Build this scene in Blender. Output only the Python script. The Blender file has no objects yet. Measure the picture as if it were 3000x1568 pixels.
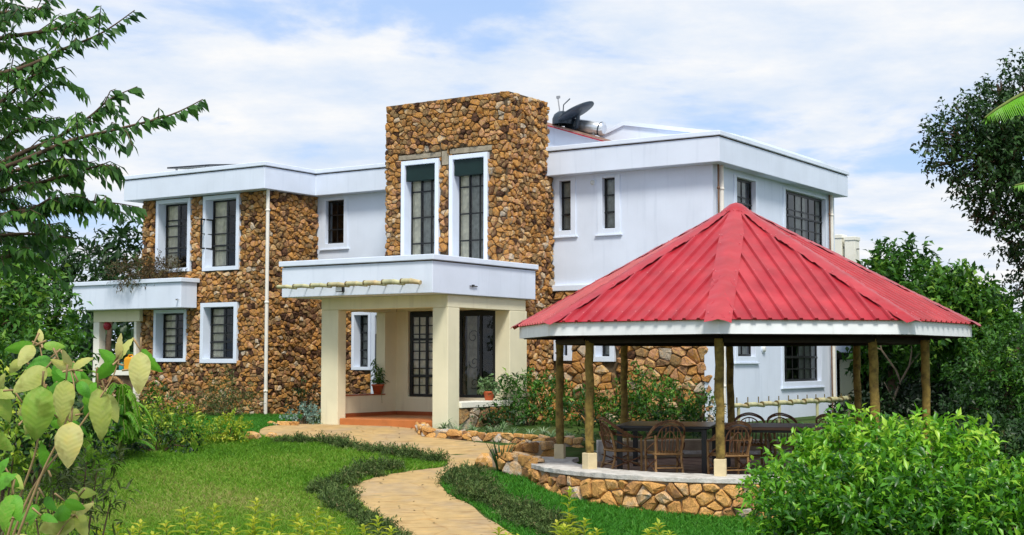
import bpy, bmesh, math, random
import numpy as np
from mathutils import Vector, Matrix

# ------------------------------------------------------------------ camera, world, sun
S = bpy.context.scene
COL = S.collection
cam_d = bpy.data.cameras.new('camera'); cam = bpy.data.objects.new('camera', cam_d); COL.objects.link(cam)
CAM_H = 1.35
PITCH = math.atan(271/4090.)
cam.location = (0, 0, CAM_H)
cam.rotation_euler = (math.pi/2 + PITCH, 0, 0)
cam_d.sensor_width = 36; cam_d.lens = 36*4090/3000.
cam_d.clip_start = .1; cam_d.clip_end = 4000
S.camera = cam
S.view_settings.view_transform = 'Standard'; S.view_settings.look = 'None'
S.view_settings.exposure = 0.45; S.view_settings.gamma = 1.0

SUN_EL, SUN_AZ = math.radians(54), math.radians(172)      # azimuth measured from +Y towards +X
wd = bpy.data.worlds.new("World"); S.world = wd; wd.use_nodes = True
def build_sky():
    nt = wd.node_tree; nt.nodes.clear(); N = nt.nodes.new; K = nt.links.new
    out = N('ShaderNodeOutputWorld')
    sky = N('ShaderNodeTexSky'); sky.sky_type = 'NISHITA'; sky.sun_disc = False
    sky.sun_elevation = SUN_EL; sky.sun_rotation = SUN_AZ; sky.ozone_density = 2.0; sky.dust_density = .4
    b1 = N('ShaderNodeBackground'); b1.inputs[1].default_value = .10
    mx = N('ShaderNodeMix'); mx.data_type = 'RGBA'; mx.inputs[0].default_value = .72
    mx.inputs[7].default_value = (3.3, 4.9, 8.0, 1)
    K(sky.outputs[0], mx.inputs[6]); K(mx.outputs[2], b1.inputs[0])
    tc = N('ShaderNodeTexCoord')
    sep = N('ShaderNodeSeparateXYZ'); K(tc.outputs['Generated'], sep.inputs[0])
    ad = N('ShaderNodeMath'); ad.operation = 'ADD'; K(sep.outputs[2], ad.inputs[0]); ad.inputs[1].default_value = .13
    mxz = N('ShaderNodeMath'); mxz.operation = 'MAXIMUM'; K(ad.outputs[0], mxz.inputs[0]); mxz.inputs[1].default_value = .04
    dx = N('ShaderNodeMath'); dx.operation = 'DIVIDE'; K(sep.outputs[0], dx.inputs[0]); K(mxz.outputs[0], dx.inputs[1])
    dy = N('ShaderNodeMath'); dy.operation = 'DIVIDE'; K(sep.outputs[1], dy.inputs[0]); K(mxz.outputs[0], dy.inputs[1])
    cb = N('ShaderNodeCombineXYZ'); K(dx.outputs[0], cb.inputs[0]); K(dy.outputs[0], cb.inputs[1]); cb.inputs[2].default_value = 3.7
    n1 = N('ShaderNodeTexNoise'); n1.inputs['Scale'].default_value = 1.25; n1.inputs['Detail'].default_value = 9; n1.inputs['Roughness'].default_value = .56
    n1.inputs['Distortion'].default_value = .35
    K(cb.outputs[0], n1.inputs['Vector'])
    n2 = N('ShaderNodeTexNoise'); n2.inputs['Scale'].default_value = 2.6; n2.inputs['Detail'].default_value = 7; n2.inputs['Roughness'].default_value = .6
    K(cb.outputs[0], n2.inputs['Vector'])
    r1 = N('ShaderNodeValToRGB'); r1.color_ramp.elements[0].position = .37; r1.color_ramp.elements[1].position = .50
    r1.color_ramp.interpolation = 'EASE'
    r1.color_ramp.elements[0].color = (.12, .12, .12, 1); r1.color_ramp.elements[1].color = (1, 1, 1, 1)
    K(n1.outputs[0], r1.inputs[0])
    r2 = N('ShaderNodeValToRGB'); r2.color_ramp.elements[0].position = .3; r2.color_ramp.elements[1].position = .66
    r2.color_ramp.elements[0].color = (.485, .575, .71, 1); r2.color_ramp.elements[1].color = (.73, .728, .725, 1)
    K(n2.outputs[0], r2.inputs[0])
    b2 = N('ShaderNodeBackground'); b2.inputs[1].default_value = 1.0; K(r2.outputs[0], b2.inputs[0])
    ms = N('ShaderNodeMixShader'); K(r1.outputs[0], ms.inputs[0]); K(b1.outputs[0], ms.inputs[1]); K(b2.outputs[0], ms.inputs[2])
    K(ms.outputs[0], out.inputs[0])
build_sky()
sun_d = bpy.data.lights.new('sun', 'SUN'); sun = bpy.data.objects.new('sun', sun_d); COL.objects.link(sun)
sun_d.energy = 2.7; sun_d.angle = math.radians(14); sun_d.color = (1.0, .95, .86)
sdir = Vector((math.sin(SUN_AZ)*math.cos(SUN_EL), math.cos(SUN_AZ)*math.cos(SUN_EL), math.sin(SUN_EL)))
sun.rotation_euler = sdir.to_track_quat('Z', 'Y').to_euler(); sun.location = (0, -20, 30)

rnd = random.Random(7)
rng = np.random.default_rng(7)
R_ = math.radians

# ------------------------------------------------------------------ frames of reference
PSI = R_(33.4)                                  # the house is turned against the view
OX, OY = 4.33837, 29.0                           # near corner of the right wing's roof edge
def W(u, v, z=0):
    return Vector((OX + u*math.cos(PSI) + v*math.sin(PSI), OY - u*math.sin(PSI) + v*math.cos(PSI), z))
def gz(y):                                       # ground height: the garden falls towards the viewer
    t = max(-1.05, min(0, -1.05*(28.5 - y)/11))
    return t
GX, GY, GF = 3.71, 23.0, -.42                    # gazebo centre and floor

# ------------------------------------------------------------------ materials
def mat(name, base=(.5, .5, .5), rough=.7, spec=.3, metal=0, vary=.0, vscale=6., bump=0, bscale=40., alt=None, altscale=3., altpos=(.45, .65), detail=6, stain=None):
    m = bpy.data.materials.new(name); m.use_nodes = True
    nt = m.node_tree; N = nt.nodes.new; K = nt.links.new
    p = nt.nodes['Principled BSDF']
    p.inputs['Roughness'].default_value = rough; p.inputs['Metallic'].default_value = metal
    p.inputs['Specular IOR Level'].default_value = spec
    p.inputs['Base Color'].default_value = (*base, 1)
    tc = N('ShaderNodeTexCoord')
    col = None
    if alt is not None:
        n = N('ShaderNodeTexNoise'); n.inputs['Scale'].default_value = altscale; n.inputs['Detail'].default_value = detail; n.inputs['Roughness'].default_value = .62
        K(tc.outputs['Object'], n.inputs['Vector'])
        r = N('ShaderNodeValToRGB'); r.color_ramp.elements[0].position = altpos[0]; r.color_ramp.elements[1].position = altpos[1]
        r.color_ramp.elements[0].color = (*base, 1); r.color_ramp.elements[1].color = (*alt, 1)
        K(n.outputs[0], r.inputs[0]); col = r.outputs[0]
    if stain is not None:                       # vertical rain streaks
        mp = N('ShaderNodeMapping'); mp.inputs['Scale'].default_value = (7, 7, .55); K(tc.outputs['Object'], mp.inputs[0])
        n = N('ShaderNodeTexNoise'); n.inputs['Scale'].default_value = 1.0; n.inputs['Detail'].default_value = 6; K(mp.outputs[0], n.inputs['Vector'])
        r = N('ShaderNodeValToRGB'); r.color_ramp.elements[0].position = .56; r.color_ramp.elements[1].position = .78
        r.color_ramp.elements[0].color = (0, 0, 0, 1); r.color_ramp.elements[1].color = (.55, .55, .55, 1); K(n.outputs[0], r.inputs[0])
        mx = N('ShaderNodeMix'); mx.data_type = 'RGBA'; K(r.outputs[0], mx.inputs[0])
        if col: K(col, mx.inputs[6])
        else: mx.inputs[6].default_value = (*base, 1)
        mx.inputs[7].default_value = (*stain, 1); col = mx.outputs[2]
    if vary:
        n = N('ShaderNodeTexNoise'); n.inputs['Scale'].default_value = vscale; n.inputs['Detail'].default_value = 7
        K(tc.outputs['Object'], n.inputs['Vector'])
        mr = N('ShaderNodeMapRange'); mr.inputs[1].default_value = .3; mr.inputs[2].default_value = .7
        mr.inputs[3].default_value = 1-vary; mr.inputs[4].default_value = 1+vary; K(n.outputs[0], mr.inputs[0])
        mx = N('ShaderNodeMix'); mx.data_type = 'RGBA'; mx.blend_type = 'MULTIPLY'; mx.inputs[0].default_value = 1
        if col: K(col, mx.inputs[6])
        else: mx.inputs[6].default_value = (*base, 1)
        K(mr.outputs[0], mx.inputs[7]); col = mx.outputs[2]
    if col: K(col, p.inputs['Base Color'])
    if bump:
        n = N('ShaderNodeTexNoise'); n.inputs['Scale'].default_value = bscale; n.inputs['Detail'].default_value = 6
        K(tc.outputs['Object'], n.inputs['Vector'])
        b = N('ShaderNodeBump'); b.inputs['Strength'].default_value = bump; b.inputs['Distance'].default_value = .02
        K(n.outputs[0], b.inputs['Height']); K(b.outputs[0], p.inputs['Normal'])
    return m

def ramp(nt, stops):
    r = nt.nodes.new('ShaderNodeValToRGB'); e = r.color_ramp.elements
    e[0].position, e[0].color = stops[0][0], (*stops[0][1], 1)
    e[1].position, e[1].color = stops[-1][0], (*stops[-1][1], 1)
    for p, c in stops[1:-1]:
        x = e.new(p); x.color = (*c, 1)
    return r

def stone_mat(name, stops, nscale=14, gain=1.0):
    m = bpy.data.materials.new(name); m.use_nodes = True
    nt = m.node_tree; N = nt.nodes.new; K = nt.links.new; p = nt.nodes['Principled BSDF']
    p.inputs['Roughness'].default_value = .85; p.inputs['Specular IOR Level'].default_value = .2
    at = N('ShaderNodeAttribute'); at.attribute_name = 'tint'
    tc = N('ShaderNodeTexCoord')
    n = N('ShaderNodeTexNoise'); n.inputs['Scale'].default_value = nscale; n.inputs['Detail'].default_value = 8; n.inputs['Roughness'].default_value = .65
    K(tc.outputs['Object'], n.inputs['Vector'])
    a1 = N('ShaderNodeMath'); a1.operation = 'MULTIPLY_ADD'; K(n.outputs[0], a1.inputs[0]); a1.inputs[1].default_value = .9; a1.inputs[2].default_value = -.45
    a2 = N('ShaderNodeMath'); a2.operation = 'ADD'; a2.use_clamp = True; K(at.outputs['Fac'], a2.inputs[0]); K(a1.outputs[0], a2.inputs[1])
    r = ramp(nt, stops); K(a2.outputs[0], r.inputs[0])
    n3 = N('ShaderNodeTexNoise'); n3.inputs['Scale'].default_value = 55; n3.inputs['Detail'].default_value = 5; K(tc.outputs['Object'], n3.inputs['Vector'])
    mr = N('ShaderNodeMapRange'); mr.inputs[1].default_value = .3; mr.inputs[2].default_value = .7; mr.inputs[3].default_value = .62*gain; mr.inputs[4].default_value = 1.35*gain
    K(n3.outputs[0], mr.inputs[0])
    mx = N('ShaderNodeMix'); mx.data_type = 'RGBA'; mx.blend_type = 'MULTIPLY'; mx.inputs[0].default_value = 1
    K(r.outputs[0], mx.inputs[6]); K(mr.outputs[0], mx.inputs[7]); K(mx.outputs[2], p.inputs['Base Color'])
    b = N('ShaderNodeBump'); b.inputs['Strength'].default_value = .7; b.inputs['Distance'].default_value = .025; K(n.outputs[0], b.inputs['Height']); K(b.outputs[0], p.inputs['Normal'])
    return m

def leaf_mat(name, stops, trans=.3, rough=.45, spec=.35):
    m = bpy.data.materials.new(name); m.use_nodes = True
    nt = m.node_tree; N = nt.nodes.new; K = nt.links.new; p = nt.nodes['Principled BSDF']; out = nt.nodes['Material Output']
    p.inputs['Roughness'].default_value = rough; p.inputs['Specular IOR Level'].default_value = spec
    at = N('ShaderNodeAttribute'); at.attribute_name = 'tint'
    r = ramp(nt, stops); K(at.outputs['Fac'], r.inputs[0]); K(r.outputs[0], p.inputs['Base Color'])
    t = N('ShaderNodeBsdfTranslucent')
    hs = N('ShaderNodeHueSaturation'); hs.inputs['Hue'].default_value = .49; hs.inputs['Value'].default_value = 1.5; K(r.outputs[0], hs.inputs['Color']); K(hs.outputs[0], t.inputs[0])
    ms = N('ShaderNodeMixShader'); ms.inputs[0].default_value = trans
    K(p.outputs[0], ms.inputs[1]); K(t.outputs[0], ms.inputs[2]); K(ms.outputs[0], out.inputs[0])
    return m

def glass_mat(name, tintc=(.86, .87, .86)):
    m = bpy.data.materials.new(name); m.use_nodes = True
    nt = m.node_tree; N = nt.nodes.new; K = nt.links.new; out = nt.nodes['Material Output']
    nt.nodes.remove(nt.nodes['Principled BSDF'])
    tr = N('ShaderNodeBsdfTransparent'); tr.inputs[0].default_value = (*tintc, 1)
    gl = N('ShaderNodeBsdfGlossy'); gl.inputs['Roughness'].default_value = .02; gl.inputs[0].default_value = (.9, .93, .95, 1)
    tc = N('ShaderNodeTexCoord'); n = N('ShaderNodeTexNoise'); n.inputs['Scale'].default_value = 2.5; K(tc.outputs['Object'], n.inputs['Vector'])
    b = N('ShaderNodeBump'); b.inputs['Strength'].default_value = .05; b.inputs['Distance'].default_value = .05; K(n.outputs[0], b.inputs['Height']); K(b.outputs[0], gl.inputs['Normal'])
    fr = N('ShaderNodeFresnel'); fr.inputs[0].default_value = 1.3
    a = N('ShaderNodeMath'); a.operation = 'ADD'; a.inputs[1].default_value = .022; K(fr.outputs[0], a.inputs[0])
    ms = N('ShaderNodeMixShader'); K(a.outputs[0], ms.inputs[0]); K(tr.outputs[0], ms.inputs[1]); K(gl.outputs[0], ms.inputs[2]); K(ms.outputs[0], out.inputs[0])
    return m

M = {}
M['white'] = mat('white_paint', (.70, .775, .905), .6, .25, vary=.05, vscale=1.3, bump=.12, bscale=60, stain=(.55, .63, .76))
M['white_trim'] = mat('white_trim_paint', (.72, .80, .93), .5, .3, vary=.04, vscale=3, bump=.06, bscale=50)
M['cream'] = mat('cream_paint', (.78, .735, .53), .6, .25, vary=.06, vscale=1.5, bump=.1, bscale=60, stain=(.62, .57, .42))
M['cream_edge'] = mat('pale_cream_paint', (.84, .82, .72), .6, .25, vary=.05, vscale=2)
M['mortar'] = mat('mortar', (.105, .075, .045), .95, .1, vary=.35, vscale=9, bump=.6, bscale=60, alt=(.22, .18, .13), altscale=2.5, altpos=(.5, .68))
M['stone'] = stone_mat('rubble_stone', [(0, (.06, .03, .018)), (.15, (.17, .085, .045)), (.28, (.27, .185, .085)), (.42, (.37, .175, .055)), (.55, (.48, .25, .065)), (.66, (.41, .215, .13)), (.78, (.55, .34, .12)), (.9, (.53, .39, .25)), (1, (.42, .36, .28))])
M['stone_big'] = stone_mat('garden_stone', [(0, (.14, .08, .045)), (.22, (.28, .15, .07)), (.42, (.48, .25, .085)), (.62, (.60, .33, .10)), (.8, (.58, .36, .17)), (.94, (.55, .41, .27)), (1, (.46, .41, .35))], nscale=9)
M['cement'] = mat('cement', (.60, .585, .55), .9, .15, vary=.18, vscale=7, bump=.5, bscale=30, alt=(.44, .41, .37), altscale=4)
M['plaster'] = mat('brown_plaster', (.36, .29, .21), .9, .1, vary=.2, vscale=4, bump=.2)
M['plaster_lintel'] = mat('grey_plaster', (.33, .29, .22), .95, .1, vary=.25, vscale=6, bump=.4)
M['black'] = mat('black_steel', (.010, .011, .012), .4, .4)
M['glass'] = glass_mat('window_glass')
M['curtain'] = mat('curtain', (.88, .82, .64), .9, .1, vary=.2, vscale=9)
M['curtain_grey'] = mat('grey_curtain', (.33, .34, .31), .9, .1, vary=.25, vscale=9)
M['blind'] = mat('green_blind', (.006, .022, .021), .55, .3, vary=.1)
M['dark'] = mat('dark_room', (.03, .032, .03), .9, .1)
M['terracotta'] = mat('terracotta_floor', (.52, .17, .045), .35, .5, vary=.12, vscale=5)
M['terracotta_dark'] = mat('terracotta_skirting', (.34, .085, .025), .4, .5, vary=.1)
M['pipe'] = mat('white_pipe', (.80, .77, .70), .45, .4, vary=.06)
M['pipe_brown'] = mat('rusty_pipe', (.18, .10, .06), .6, .3, vary=.3)
M['red'] = mat('red_sheet', (.37, .016, .027), .45, .4, vary=.18, vscale=2.2, bump=.08, bscale=5, alt=(.43, .035, .045), altscale=1.3, stain=(.36, .05, .06))
M['red_cap'] = mat('red_ridge_sheet', (.40, .022, .031), .38, .5, vary=.16, vscale=2.6, bump=.25, bscale=5)
M['screw'] = mat('roof_screw', (.58, .14, .16), .4, .5)
M['board'] = mat('painted_board', (.84, .87, .89), .55, .3, vary=.06, vscale=4, stain=(.62, .62, .60))
M['pole'] = mat('treated_pole', (.25, .175, .045), .75, .2, vary=.35, vscale=11, bump=.5, bscale=25, alt=(.06, .038, .016), altscale=7, altpos=(.48, .72))
M['beam'] = mat('dark_beam', (.018, .014, .011), .8, .2, vary=.3)
M['pedestal'] = mat('cream_pedestal', (.66, .55, .34), .8, .2, vary=.1, vscale=8, bump=.2)
M['bark'] = mat('bark', (.11, .075, .05), .9, .1, vary=.35, vscale=9, bump=.7, bscale=20)
M['bark_pale'] = mat('pale_bark', (.27, .21, .15), .85, .1, vary=.25, vscale=9, bump=.4, bscale=20)
M['stem'] = mat('pale_brown_stem', (.40, .27, .14), .7, .2, vary=.2, vscale=15)
M['stem_green'] = mat('green_stem', (.16, .20, .05), .7, .2, vary=.2, vscale=15)
M['cane'] = mat('bent_cane', (.135, .06, .028), .55, .35, vary=.35, vscale=14, alt=(.26, .14, .06), altscale=5)
M['cane_pale'] = mat('pale_cane', (.30, .17, .065), .55, .35, vary=.3, vscale=14)
M['table_black'] = mat('black_table_top', (.022, .022, .026), .30, .45, vary=.2)
M['table_brown'] = mat('brown_table_top', (.14, .075, .045), .45, .4, vary=.25, vscale=5)
M['bamboo'] = mat('bamboo', (.45, .44, .25), .5, .35, vary=.25, vscale=6, alt=(.50, .38, .20), altscale=1.6, altpos=(.5, .7))
M['bamboo_dark'] = mat('bamboo_node', (.16, .12, .05), .7, .2)
M['dish'] = mat('dark_dish', (.028, .042, .06), .4, .4, vary=.2)
M['tank'] = mat('galvanised_tank', (.66, .69, .72), .28, .5, metal=.75, vary=.12, vscale=5)
M['steel'] = mat('steel', (.42, .42, .42), .4, .5, metal=.8)
M['panel'] = mat('solar_panel', (.012, .015, .022), .25, .5)
M['tin'] = mat('weathered_roof_sheet', (.34, .22, .17), .6, .3, vary=.3, vscale=5)
M['yellow'] = mat('yellow_plastic', (.82, .36, .015), .4, .4, vary=.05)
M['teal'] = mat('teal_plastic', (.02, .25, .25), .4, .4)
M['redball'] = mat('red_lantern', (.33, .02, .035), .5, .4, vary=.1)
M['pot'] = mat('clay_pot', (.46, .10, .035), .6, .3, vary=.15)
M['soil'] = mat('soil', (.11, .07, .045), .95, .1, vary=.4, vscale=6, bump=.6)
M['lens'] = mat('lamp_glass', (.7, .72, .7), .15, .5)
def path_mat():
    m = mat('sandstone_paving', (.475, .335, .155), .85, .2, vary=.12, vscale=5, alt=(.40, .30, .18), altscale=1.1, bump=.3, bscale=18)
    nt = m.node_tree; N = nt.nodes.new; K = nt.links.new; p = nt.nodes['Principled BSDF']
    src = p.inputs['Base Color'].links[0].from_socket
    tc = N('ShaderNodeTexCoord'); vo = N('ShaderNodeTexVoronoi'); vo.feature = 'DISTANCE_TO_EDGE'; vo.inputs['Scale'].default_value = .95
    nz = N('ShaderNodeTexNoise'); nz.inputs['Scale'].default_value = 4; K(tc.outputs['Object'], nz.inputs['Vector'])
    mv = N('ShaderNodeVectorMath'); mv.operation = 'MULTIPLY_ADD'; K(nz.outputs['Color'], mv.inputs[0]); mv.inputs[1].default_value = (.14, .14, 0); K(tc.outputs['Object'], mv.inputs[2])
    K(mv.outputs[0], vo.inputs['Vector'])
    r = N('ShaderNodeValToRGB'); r.color_ramp.elements[0].position = .004; r.color_ramp.elements[1].position = .016
    r.color_ramp.elements[0].color = (.90, .85, .80, 1); r.color_ramp.elements[1].color = (1, 1, 1, 1); K(vo.outputs[0], r.inputs[0])
    mp = N('ShaderNodeMapping'); mp.inputs['Scale'].default_value = (1.4, 7, 1); K(tc.outputs['Object'], mp.inputs[0])
    n2 = N('ShaderNodeTexNoise'); n2.inputs['Scale'].default_value = 1.6; n2.inputs['Detail'].default_value = 8; K(mp.outputs[0], n2.inputs['Vector'])
    r2 = ramp(nt, [(.28, (.72, .62, .52)), (.46, (1, .98, .95)), (.6, (1.02, 1, .98)), (.75, (1.15, 1.0, .78))]); K(n2.outputs[0], r2.inputs[0])
    a = N('ShaderNodeMix'); a.data_type = 'RGBA'; a.blend_type = 'MULTIPLY'; a.inputs[0].default_value = 1; K(src, a.inputs[6]); K(r.outputs[0], a.inputs[7])
    b = N('ShaderNodeMix'); b.data_type = 'RGBA'; b.blend_type = 'MULTIPLY'; b.inputs[0].default_value = 1; K(a.outputs[2], b.inputs[6]); K(r2.outputs[0], b.inputs[7])
    K(b.outputs[2], p.inputs['Base Color'])
    return m
M['path'] = path_mat()
M['ground'] = mat('garden_soil_and_turf', (.045, .085, .018), .95, .1, vary=.3, vscale=2.5, alt=(.10, .085, .035), altscale=.9, altpos=(.5, .75), bump=.5, bscale=12)
G = lambda *c: list(c)
M['grass'] = leaf_mat('grass', [(0, (.06, .17, .014)), (.4, (.125, .30, .02)), (.72, (.23, .36, .045)), (1, (.38, .34, .13))], .35, .5, .2)
M['grass_dark'] = leaf_mat('deep_green_grass', [(0, (.03, .15, .014)), (.5, (.065, .26, .024)), (1, (.14, .34, .04))], .35, .5, .2)  # darker, greener blades than the main lawn, without the dry tan end
M['lf_tree'] = leaf_mat('dark_tree_leaf', [(0, (.010, .032, .010)), (.5, (.022, .065, .014)), (.85, (.045, .12, .02)), (1, (.09, .17, .03))], .2)
M['lf_thicket_shade'] = leaf_mat('shade_toned_leaf', [(0, (.006, .018, .006)), (.6, (.013, .036, .009)), (1, (.035, .09, .016))], .15)  # near-black leaves: the thicket's deep shade is put into their colour
M['lf_left'] = leaf_mat('drooping_leaf', [(0, (.018, .06, .02)), (.4, (.045, .14, .025)), (.7, (.095, .23, .035)), (1, (.19, .32, .055))], .35)
M['lf_mid'] = leaf_mat('mid_green_leaf', [(0, (.010, .05, .006)), (.5, (.036, .125, .011)), (.85, (.095, .24, .02)), (1, (.2, .35, .045))], .25)
M['lf_bush'] = leaf_mat('bright_bush_leaf', [(0, (.025, .11, .010)), (.4, (.085, .28, .015)), (.7, (.19, .46, .025)), (1, (.40, .62, .06))], .35, .35, .45)
M['lf_yg'] = leaf_mat('yellow_green_leaf', [(0, (.02, .075, .010)), (.4, (.09, .20, .018)), (.75, (.27, .40, .03)), (1, (.50, .56, .06))], .3)
M['lf_gold'] = leaf_mat('golden_leaf', [(0, (.07, .17, .012)), (.4, (.21, .34, .02)), (.8, (.38, .46, .03)), (1, (.54, .52, .06))], .35)
M['lf_olive'] = leaf_mat('olive_leaf', [(0, (.035, .055, .012)), (.5, (.08, .12, .028)), (1, (.17, .19, .06))], .25)
M['lf_juniper'] = leaf_mat('juniper_leaf', [(0, (.03, .055, .02)), (.45, (.08, .14, .035)), (.75, (.14, .20, .06)), (1, (.26, .20, .11))], .2, .6, .2)
M['lf_silver'] = leaf_mat('silver_leaf', [(0, (.10, .19, .16)), (.5, (.22, .34, .29)), (1, (.36, .48, .42))], .2, .7, .2)
M['lf_fern'] = leaf_mat('fern_leaf', [(0, (.04, .16, .010)), (.5, (.11, .32, .018)), (1, (.24, .48, .04))], .35)
M['lf_spider'] = leaf_mat('spider_leaf', [(0, (.06, .16, .04)), (.5, (.18, .30, .13)), (1, (.46, .52, .36))], .3)
M['lf_agave'] = leaf_mat('agave_leaf', [(0, (.012, .045, .014)), (1, (.05, .12, .035))], .15)
M['lf_dry'] = leaf_mat('dry_foliage', [(0, (.045, .03, .012)), (.5, (.10, .07, .025)), (1, (.10, .13, .04))], .2)
M['lf_banana'] = leaf_mat('banana_leaf', [(0, (.12, .42, .015)), (1, (.22, .55, .03))], .45)
def big_leaf_mat():
    m = leaf_mat('broad_felted_leaf', [(0, (.05, .24, .02)), (.3, (.13, .38, .03)), (.5, (.34, .43, .09)), (.75, (.53, .51, .19)), (1, (.60, .46, .22))], .3, .55, .3)
    nt = m.node_tree; N = nt.nodes.new; K = nt.links.new; p = nt.nodes['Principled BSDF']
    a = N('ShaderNodeAttribute'); a.attribute_name = 'vein'
    mu = N('ShaderNodeMath'); mu.operation = 'MULTIPLY'; K(a.outputs['Fac'], mu.inputs[0]); mu.inputs[1].default_value = 60
    sn = N('ShaderNodeMath'); sn.operation = 'SINE'; K(mu.outputs[0], sn.inputs[0])
    r = N('ShaderNodeMapRange'); r.inputs[1].default_value = .8; r.inputs[2].default_value = 1; r.inputs[3].default_value = 0; r.inputs[4].default_value = .12; K(sn.outputs[0], r.inputs[0])
    src = p.inputs['Base Color'].links[0].from_socket
    mx = N('ShaderNodeMix'); mx.data_type = 'RGBA'; mx.blend_type = 'MIX'; K(r.outputs[0], mx.inputs[0]); K(src, mx.inputs[6]); mx.inputs[7].default_value = (.42, .50, .20, 1)
    K(mx.outputs[2], p.inputs['Base Color'])
    tc = N('ShaderNodeTexCoord'); nz = N('ShaderNodeTexNoise'); nz.inputs['Scale'].default_value = 17; nz.inputs['Detail'].default_value = 6; K(tc.outputs['Object'], nz.inputs['Vector'])
    rz = ramp(nt, [(.34, (.55, .50, .38)), (.47, (1, 1, 1)), (.6, (1.06, 1.04, .9)), (.72, (1.2, 1.05, .75))]); K(nz.outputs[0], rz.inputs[0])
    mz = N('ShaderNodeMix'); mz.data_type = 'RGBA'; mz.blend_type = 'MULTIPLY'; mz.inputs[0].default_value = 1; K(mx.outputs[2], mz.inputs[6]); K(rz.outputs[0], mz.inputs[7]); K(mz.outputs[2], p.inputs['Base Color'])
    b = N('ShaderNodeBump'); b.inputs['Strength'].default_value = .12; b.inputs['Distance'].default_value = .002; K(sn.outputs[0], b.inputs['Height']); K(b.outputs[0], p.inputs['Normal'])
    return m
M['lf_big'] = big_leaf_mat()

# ------------------------------------------------------------------ object helpers
def tag(o, label=None, cat=None, group=None, kind=None):
    if label: o['label'] = label
    if cat: o['category'] = cat
    if group: o['group'] = group
    if kind: o['kind'] = kind
    return o
def empty(name, loc, rz=0, label=None, cat=None, group=None):
    o = bpy.data.objects.new(name, None); COL.objects.link(o); o.location = loc; o.rotation_euler = (0, 0, rz); o.empty_display_size = .2
    return tag(o, label, cat, group)
def copy_tree(o, parent=None):
    c = o.copy(); COL.objects.link(c)
    if parent is not None: c.parent = parent
    for ch in list(o.children): copy_tree(ch, c)
    return c

class MB:
    def __init__(s): s.v = []; s.f = []; s.mi = []; s.t = []; s.sm = []
    def add(s, vs, fs, mi=0, tint=.5, smooth=False):
        o = len(s.v); s.v += [tuple(p) for p in vs]
        for f in fs:
            s.f.append(tuple(i+o for i in f)); s.mi.append(mi); s.t.append(tint); s.sm.append(smooth)
        return s
    def box(s, x0, x1, y0, y1, z0, z1, mi=0, T=None, tint=.5):
        vs = [(x, y, z) for z in (z0, z1) for y in (y0, y1) for x in (x0, x1)]
        if T: vs = [T(*p) for p in vs]
        return s.add(vs, [(0, 2, 3, 1), (4, 5, 7, 6), (0, 1, 5, 4), (2, 6, 7, 3), (0, 4, 6, 2), (1, 3, 7, 5)], mi, tint)
    def prism(s, poly, z0, z1, mi=0, T=None):
        n = len(poly); vs = [(x, y, z0) for x, y in poly] + [(x, y, z1) for x, y in poly]
        if T: vs = [T(*p) for p in vs]
        fs = [tuple(range(n))[::-1], tuple(range(n, 2*n))] + [(i, (i+1) % n, n+(i+1) % n, n+i) for i in range(n)]
        return s.add(vs, fs, mi)
    def tube(s, pts, r, n=8, mi=0, cap=True, tint=.5):
        pts = [Vector(p) for p in pts]; k = len(pts)
        rs = r if hasattr(r, '__len__') else [r]*k
        vs = []; prev = None
        for i, p in enumerate(pts):
            d = (pts[min(i+1, k-1)] - pts[max(i-1, 0)])
            if d.length < 1e-9: d = Vector((0, 0, 1))
            d.normalize()
            if prev is None:
                a = d.cross(Vector((0, 0, 1)))
                if a.length < .05: a = d.cross(Vector((1, 0, 0)))
            else:
                a = prev - d*prev.dot(d)
                if a.length < .01: a = d.cross(Vector((0.3, .5, 1)))
            a.normalize(); prev = a.copy(); b = d.cross(a)
            for j in range(n):
                q = 2*math.pi*j/n; vs.append(p + (a*math.cos(q) + b*math.sin(q))*rs[i])
        fs = [(i*n+j, i*n+(j+1) % n, (i+1)*n+(j+1) % n, (i+1)*n+j) for i in range(k-1) for j in range(n)]
        s.add(vs, fs, mi, tint, True)
        if cap: s.add(vs[:n], [tuple(range(n))[::-1]], mi, tint); s.add(vs[-n:], [tuple(range(n))], mi, tint)
        return s
    def lathe(s, prof, n=20, mi=0, c=(0, 0, 0)):
        vs = [(c[0]+r*math.cos(2*math.pi*j/n), c[1]+r*math.sin(2*math.pi*j/n), c[2]+z) for r, z in prof for j in range(n)]
        fs = [(i*n+j, i*n+(j+1) % n, (i+1)*n+(j+1) % n, (i+1)*n+j) for i in range(len(prof)-1) for j in range(n)]
        return s.add(vs, fs, mi, .5, True)
    def build(s, name, mats, parent=None, bevel=0):
        me = bpy.data.meshes.new(name); me.from_pydata(s.v, [], s.f)
        mats = mats if isinstance(mats, (list, tuple)) else [mats]
        for m in mats: me.materials.append(m)
        me.polygons.foreach_set('material_index', s.mi)
        me.polygons.foreach_set('use_smooth', s.sm)
        a = me.attributes.new('tint', 'FLOAT', 'FACE'); a.data.foreach_set('value', s.t)
        me.update()
        o = bpy.data.objects.new(name, me); COL.objects.link(o)
        if parent is not None: o.parent = parent
        if bevel:
            b = o.modifiers.new('bevel', 'BEVEL'); b.width = bevel; b.segments = 2; b.limit_method = 'ANGLE'; b.angle_limit = R_(40)
        return o

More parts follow.
